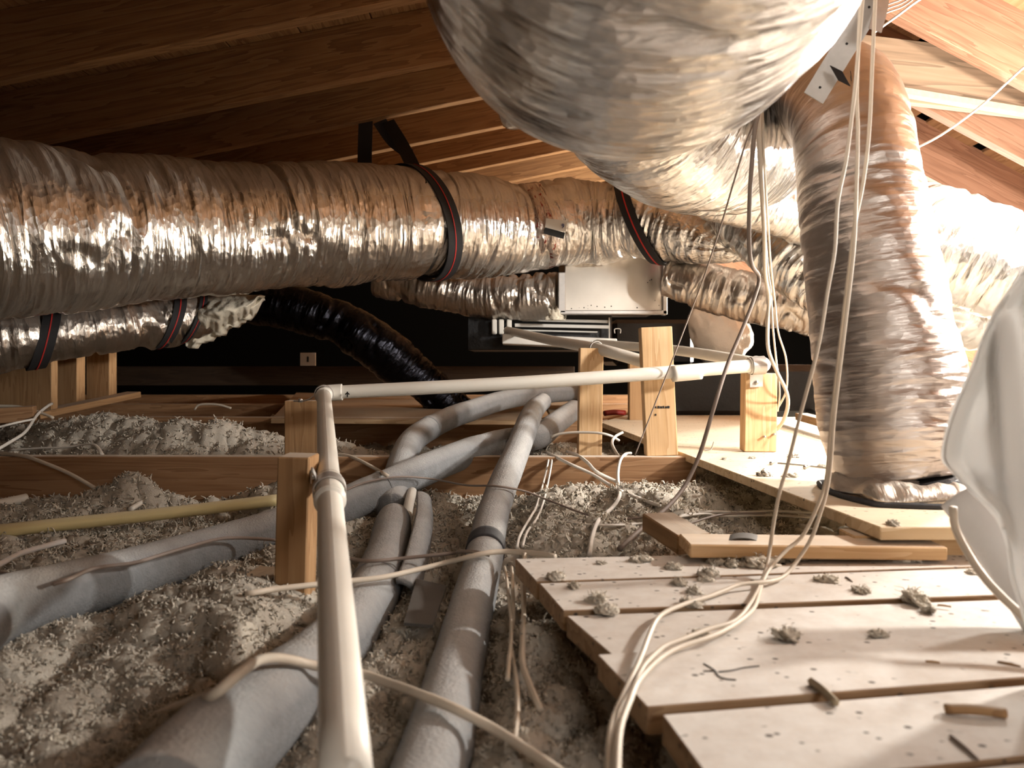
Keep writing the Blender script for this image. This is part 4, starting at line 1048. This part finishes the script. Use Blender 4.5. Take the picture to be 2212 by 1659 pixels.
cable('white cable crossing the joist into the wool, right of its pair', [(1225, 975, 2.0), (1248, 984, 1.93), (1270, 1000, 1.87), (1290, 1020, 1.84), (1344, 1046, 1.82), (1400, 1075, zi(1075, .29))], .0042, M_cablew)
cable('white cable arching along the foot of the post with the pipe ring', [(1190, 945, 2.08), (1206, 938, 2.08), (1242, 934, 2.08), (1290, 935, 2.08), (1318, 941, 2.08), (1338, 952, 2.1)], .0036, M_cablew)
cable('short white loop of cable left of the tall post foot', [(1345, 934, 2.1), (1328, 944, 2.08), (1322, 958, 2.05), (1330, 976, 2.02), (1340, 990, 1.98)], .0040, M_cablew)
cable('white cable bending over the joist and down into the wool left of the tall post', [(1362, 979, 2.0), (1351, 981, 1.95), (1340, 994, 1.89), (1335, 1020, 1.87), (1336, 1050, 1.80), (1338, 1072, 1.70), (1322, 1097, 1.58), (1293, 1124, 1.45), (1279, 1160, 1.33), (1273, 1200, 1.22)], .0042, M_cablew)
cable('thin pale cable dropping over the joist near the middle pipe, left of two', [(1186, 985, 1.95), (1183, 1003, 1.88), (1174, 1042, 1.86), (1159, 1093, 1.62), (1150, 1110, 1.54), (1124, 1155, 1.36), (1116, 1185, 1.28)], .0026, M_cablew)
cable('thin pale cable dropping over the joist near the middle pipe, right of two', [(1192, 985, 1.95), (1191, 1003, 1.88), (1182, 1050, 1.82), (1172, 1090, 1.62), (1158, 1122, 1.5), (1138, 1150, 1.38), (1128, 1182, 1.28)], .0026, M_cablew)
cable('flat white cable across the wool right of the middle pipe', [(1165, 1124, 1.46), (1224, 1128, 1.45), (1297, 1135, 1.42), (1412, 1129, 1.43), (1466, 1117, 1.47), (1520, 1110, 1.50), (1564, 1115, 1.49), (1665, 1113, 1.5), (1760, 1119, 1.5)], .0046, M_cablew, .55)
cable('thin white cable running under the pale plywood above the flat cable', [(1466, 1115, 1.5), (1530, 1106, 1.53), (1600, 1107, 1.54), (1665, 1104, 1.56), (1760, 1108, 1.56)], .0030, M_cablew)
cable('cream cable curving down at the left edge over the dusty wool', [(-60, 875, 2.5), (0, 877, 2.5), (43, 879, 2.5), (83, 890, 2.48), (116, 903, 2.46)], .0048, M_cable)
cable('white cable looping down to the left edge behind the joist', [(112, 872, 2.62), (103, 877, 2.55), (80, 896, 2.45), (54, 933, 2.3), (18, 957, 2.22), (-30, 985, 2.15)], .0050, M_cablew)
cable('white cable along the timber end at the left edge', [(-60, 938, 2.3), (0, 922, 2.32), (36, 913, 2.35), (75, 905, 2.4)], .0036, M_cablew)
cable('white cable hanging over the front of the joist at the left', [(-60, 974, 2.0), (0, 979, 1.95), (54, 986, 1.90), (101, 1002, 1.87), (152, 1024, 1.86), (206, 1055, 1.84)], .0048, M_cable)
cable('flat white cable bowed on the wool behind the left joist', [(20, 972, 2.12), (90, 968, 2.12), (145, 966, 2.12), (181, 960, 2.12), (206, 962, 2.10), (221, 982, 2.05)], .0055, M_cablew, .5)
cable('grey cable curving up from the left edge below the yellowed pipe', [(-50, 1240, 1.12), (0, 1218, 1.17), (43, 1196, 1.23), (90, 1182, 1.27), (141, 1168, 1.32)], .0048, M_hose)
cable('dark thin wire lying on top of the slanting grey pipe', [(600, 1168, 1.36), (586, 1166, 1.36), (524, 1162, 1.34), (470, 1165, 1.30), (398, 1184, 1.22), (344, 1200, 1.18), (289, 1216, 1.13), (203, 1228, 1.10), (152, 1250, 1.05), (110, 1264, 1.04)], .0030, M_cableg)
cable('dark thin wire at the left edge below the grey cable', [(-40, 1232, 1.12), (0, 1237, 1.12), (36, 1241, 1.12), (80, 1238, 1.13), (125, 1231, 1.14)], .0026, M_cableg)
cable('beige cable on the joist right of the near white pipe', [(700, 982, 1.95), (718, 982, 1.94), (754, 985, 1.92), (801, 1007, 1.87), (840, 1030, 1.84)], .0046, M_cable)
cable('faint pale cable arch on the dark wool far back', [(420, 885, 3.4), (432, 874, 3.4), (470, 874, 3.4), (500, 882, 3.4)], .005, M_cable)

# ------------------------------------------------------------------ small things on planks and plywood
tufts = [(1788, 1256, .020), (1862, 1280, .018), (1978, 1300, .030), (2005, 1320, .014), (1700, 1378, .022), (1896, 1372, .012), (1512, 1374, .014), (1494, 1308, .020), (1500, 1282, .018), (1468, 1263, .020), (1531, 1244, .022), (1524, 1256, .014), (1634, 1222, .030), (1660, 1214, .034), (1712, 1206, .034), (1580, 1222, .020), (1545, 1218, .02), (1455, 1228, .016), (1385, 1212, .018), (1300, 1218, .010), (1200, 1250, .02), (1240, 1270, .016), (1290, 1300, .024), (1310, 1322, .02), (2106, 1240, .014), (1940, 1212, .02), (1970, 1210, .022)]
words = ['on the second plank', 'on the third plank', 'on the fourth plank', 'on the back plank']
desc = ['just left of the upright shadow', 'right of the plank middle', 'widest and flattest, at a plank joint', 'beside the widest flat tuft', 'alone beside the second joint from the front', 'alone at a joint, smallest of the front ones', 'lone left one near the cable', 'under the leftmost cable', 'above the cable where it leaves the wool', 'left of a pale pair', 'upper of a pale pair', 'lower of a pale pair', 'against the long offcut, left of the cables', 'biggest heap by the long offcut between cables', 'heaped at the long offcut right of the cables', 'small one left of the cable heap', 'next left along the long offcut', 'at the left end of the long offcut', 'alone on the back plank left part', 'tiny flat one on the back plank', 'at the back plank left corner', 'on the second plank left part', 'biggest on the second plank left part', 'at the left joint of the second plank', 'near the right cable', 'under the right end of the long offcut, left one', 'under the right end of the long offcut, right one']
for k, (x, y, r) in enumerate(tufts):
    V, Fc = tuft_mesh(r*.62, 40+k, .55)
    mesh('wool_tuft', V+pw(x, y, ZD), Fc, M_woolt, label='wool tuft on the plank deck, '+desc[k], cat='insulation tuft', group='wool tufts on the plank deck')
for k, (x, y, r, t) in enumerate(((1708, 1030, .018, 'beside the screws under the cables'), (1625, 990, .012, 'right of the paper scrap'), (1565, 993, .012, 'in front of the paper scrap'), (1930, 1134, .018, 'at the near plywood corner'), (1775, 1008, .014, 'left of the upright duct foot'))):
    V, Fc = tuft_mesh(r*.62, 90+k, .5)
    mesh('wool_tuft', V+pw(x, y, ZP), Fc, M_woolt, label='grey wool tuft on the pale plywood, '+t, cat='insulation tuft', group='wool tufts on the pale plywood')

def stick(name, label, x0, y0, x1, y1, z, r, mat, sides=7, cat='splinter', taper=.7):
    a, b = pw(x0, y0, z+r), pw(x1, y1, z+r)
    return tube(name, [np.r_[a, r], np.r_[(a+b)/2+[0, 0, r*.3], r], np.r_[b, r*taper]], mat, 10, sides, None, label=label, cat=cat)
stick('wooden_stick', 'short round brown stick lying on the front plank', 2042, 1531, 2172, 1541, ZD, .0040, M_postd, 12, 'stick', 1.0)
stick('wood_sliver', 'pale wood sliver across the wide joint of the front planks', 1752, 1472, 1806, 1518, ZD, .0038, M_batten, 5, taper=.9)
stick('wood_splinter', 'dark thin splinter near the bottom right corner', 2053, 1590, 2112, 1640, ZD, .0016, M_cableg, 5)
stick('wood_splinter', 'small dark splinter on the fourth plank', 2000, 1429, 2030, 1432, ZD, .0014, M_postd, 5)
stick('wood_splinter', 'faint splinter at the right edge of the fourth plank', 2155, 1430, 2205, 1440, ZD, .0014, M_postd, 5)
stick('wood_splinter', 'short splinter beside the tuft on the second plank', 1827, 1247, 1841, 1257, ZD, .0014, M_cableg, 5)
stick('wood_splinter', 'thin splinter at the shadow edge on the third plank', 2025, 1307, 2055, 1311, ZD, .0012, M_postd, 5)
_pk = [o for o in deck.children if o.name.startswith('plank')][3]
for cr in ([(1520, 1434), (1534, 1442), (1544, 1449), (1552, 1461), (1568, 1467), (1590, 1469)], [(1552, 1452), (1580, 1449), (1606, 1443), (1640, 1439)], [(1520, 1450), (1541, 1450)]):
    tube('knot_crack', [np.r_[pw(x, y, ZD+.0012), .0009] for x, y in cr], M_ink, 20, 5, _pk)
sd = stick('screwdriver', 'dark green tool handle on the plywood by the duct foot', 1790, 1036, 1812, 1033, ZP, .0085, M_green, 12, 'tool', 1.0)
for (x, y, l) in ((1665, 1001, 'left'), (1738, 1010, 'right')):
    a = pw(x, y, ZP+.004); b = pw(x+12, y-4, ZP+.004)
    tube('screw', [np.r_[a, .004], np.r_[a*.8+b*.2, .004], np.r_[a*.75+b*.25, .0018], np.r_[b, .0015]], M_screw, 14, 8, None, label='steel screw on the pale plywood, '+l+' one of two', cat='screw', group='loose screws')
stick('steel_rod', 'thin steel rod lying on the pale plywood', 1680, 1000, 1795, 1012, ZP, .0016, M_screw, 6, 'rod', 1.0)
V, Fc = tuft_mesh(.011, 77, 1.0); mesh('foil_scrap', V+pw(1652, 1028, ZP), Fc, M_metal, label='crumpled foil ball on the pale plywood', cat='scrap')
V, Fc = tuft_mesh(.012, 78, .5); mesh('foil_scrap', V+pw(1715, 988, ZP), Fc, M_metal, label='flat foil scrap behind the loose screws on the plywood', cat='scrap')
ribbon('paper_scrap', np.array([pw(1522, 972, ZP)+[0, 0, .001], pw(1534, 973, ZP)+[0, 0, .002], pw(1538, 972, ZP)+[0, 0, .008], pw(1541, 972, ZP)+[.001, 0, .022]]), np.tile((.004, .02, 0), (4, 1)), np.array([(0, 0, 1), (0, 0, 1), (-1, 0, .6), (-1, -.3, 0)], float), .0008, M_label, None, 16, label='small folded white paper scrap on the pale plywood', cat='scrap')
stick('red_cap', 'red plastic strip in the dark behind the post with the pipe ring', 1305, 893, 1350, 892, ZP, .012, M_redp, 8, 'strip', 1.0)
# bits of cardboard and felt in the left wool
prism('cardboard_piece', [P(505, 1258, 1.16), P(590, 1248, 1.12), P(596, 1225, 1.22), P(560, 1222, 1.24)], .004, M_plyd, bev=0, label='bent cardboard piece in the wool behind the near post, upper one', cat='cardboard')
prism('cardboard_piece', [P(538, 1322, 1.04), P(592, 1320, 1.03), P(592, 1290, 1.10), P(548, 1288, 1.11)], .004, M_plyd, bev=0, label='flat cardboard piece beside the foot of the near post, lower one', cat='cardboard')
prism('felt_piece', [P(872, 1345, 1.0), P(935, 1350, .99), P(965, 1265, 1.16), P(900, 1250, 1.2)], .004, M_paper, bev=0, label='dark felt piece lying between the bottom left pipe and the middle pipe', cat='felt')
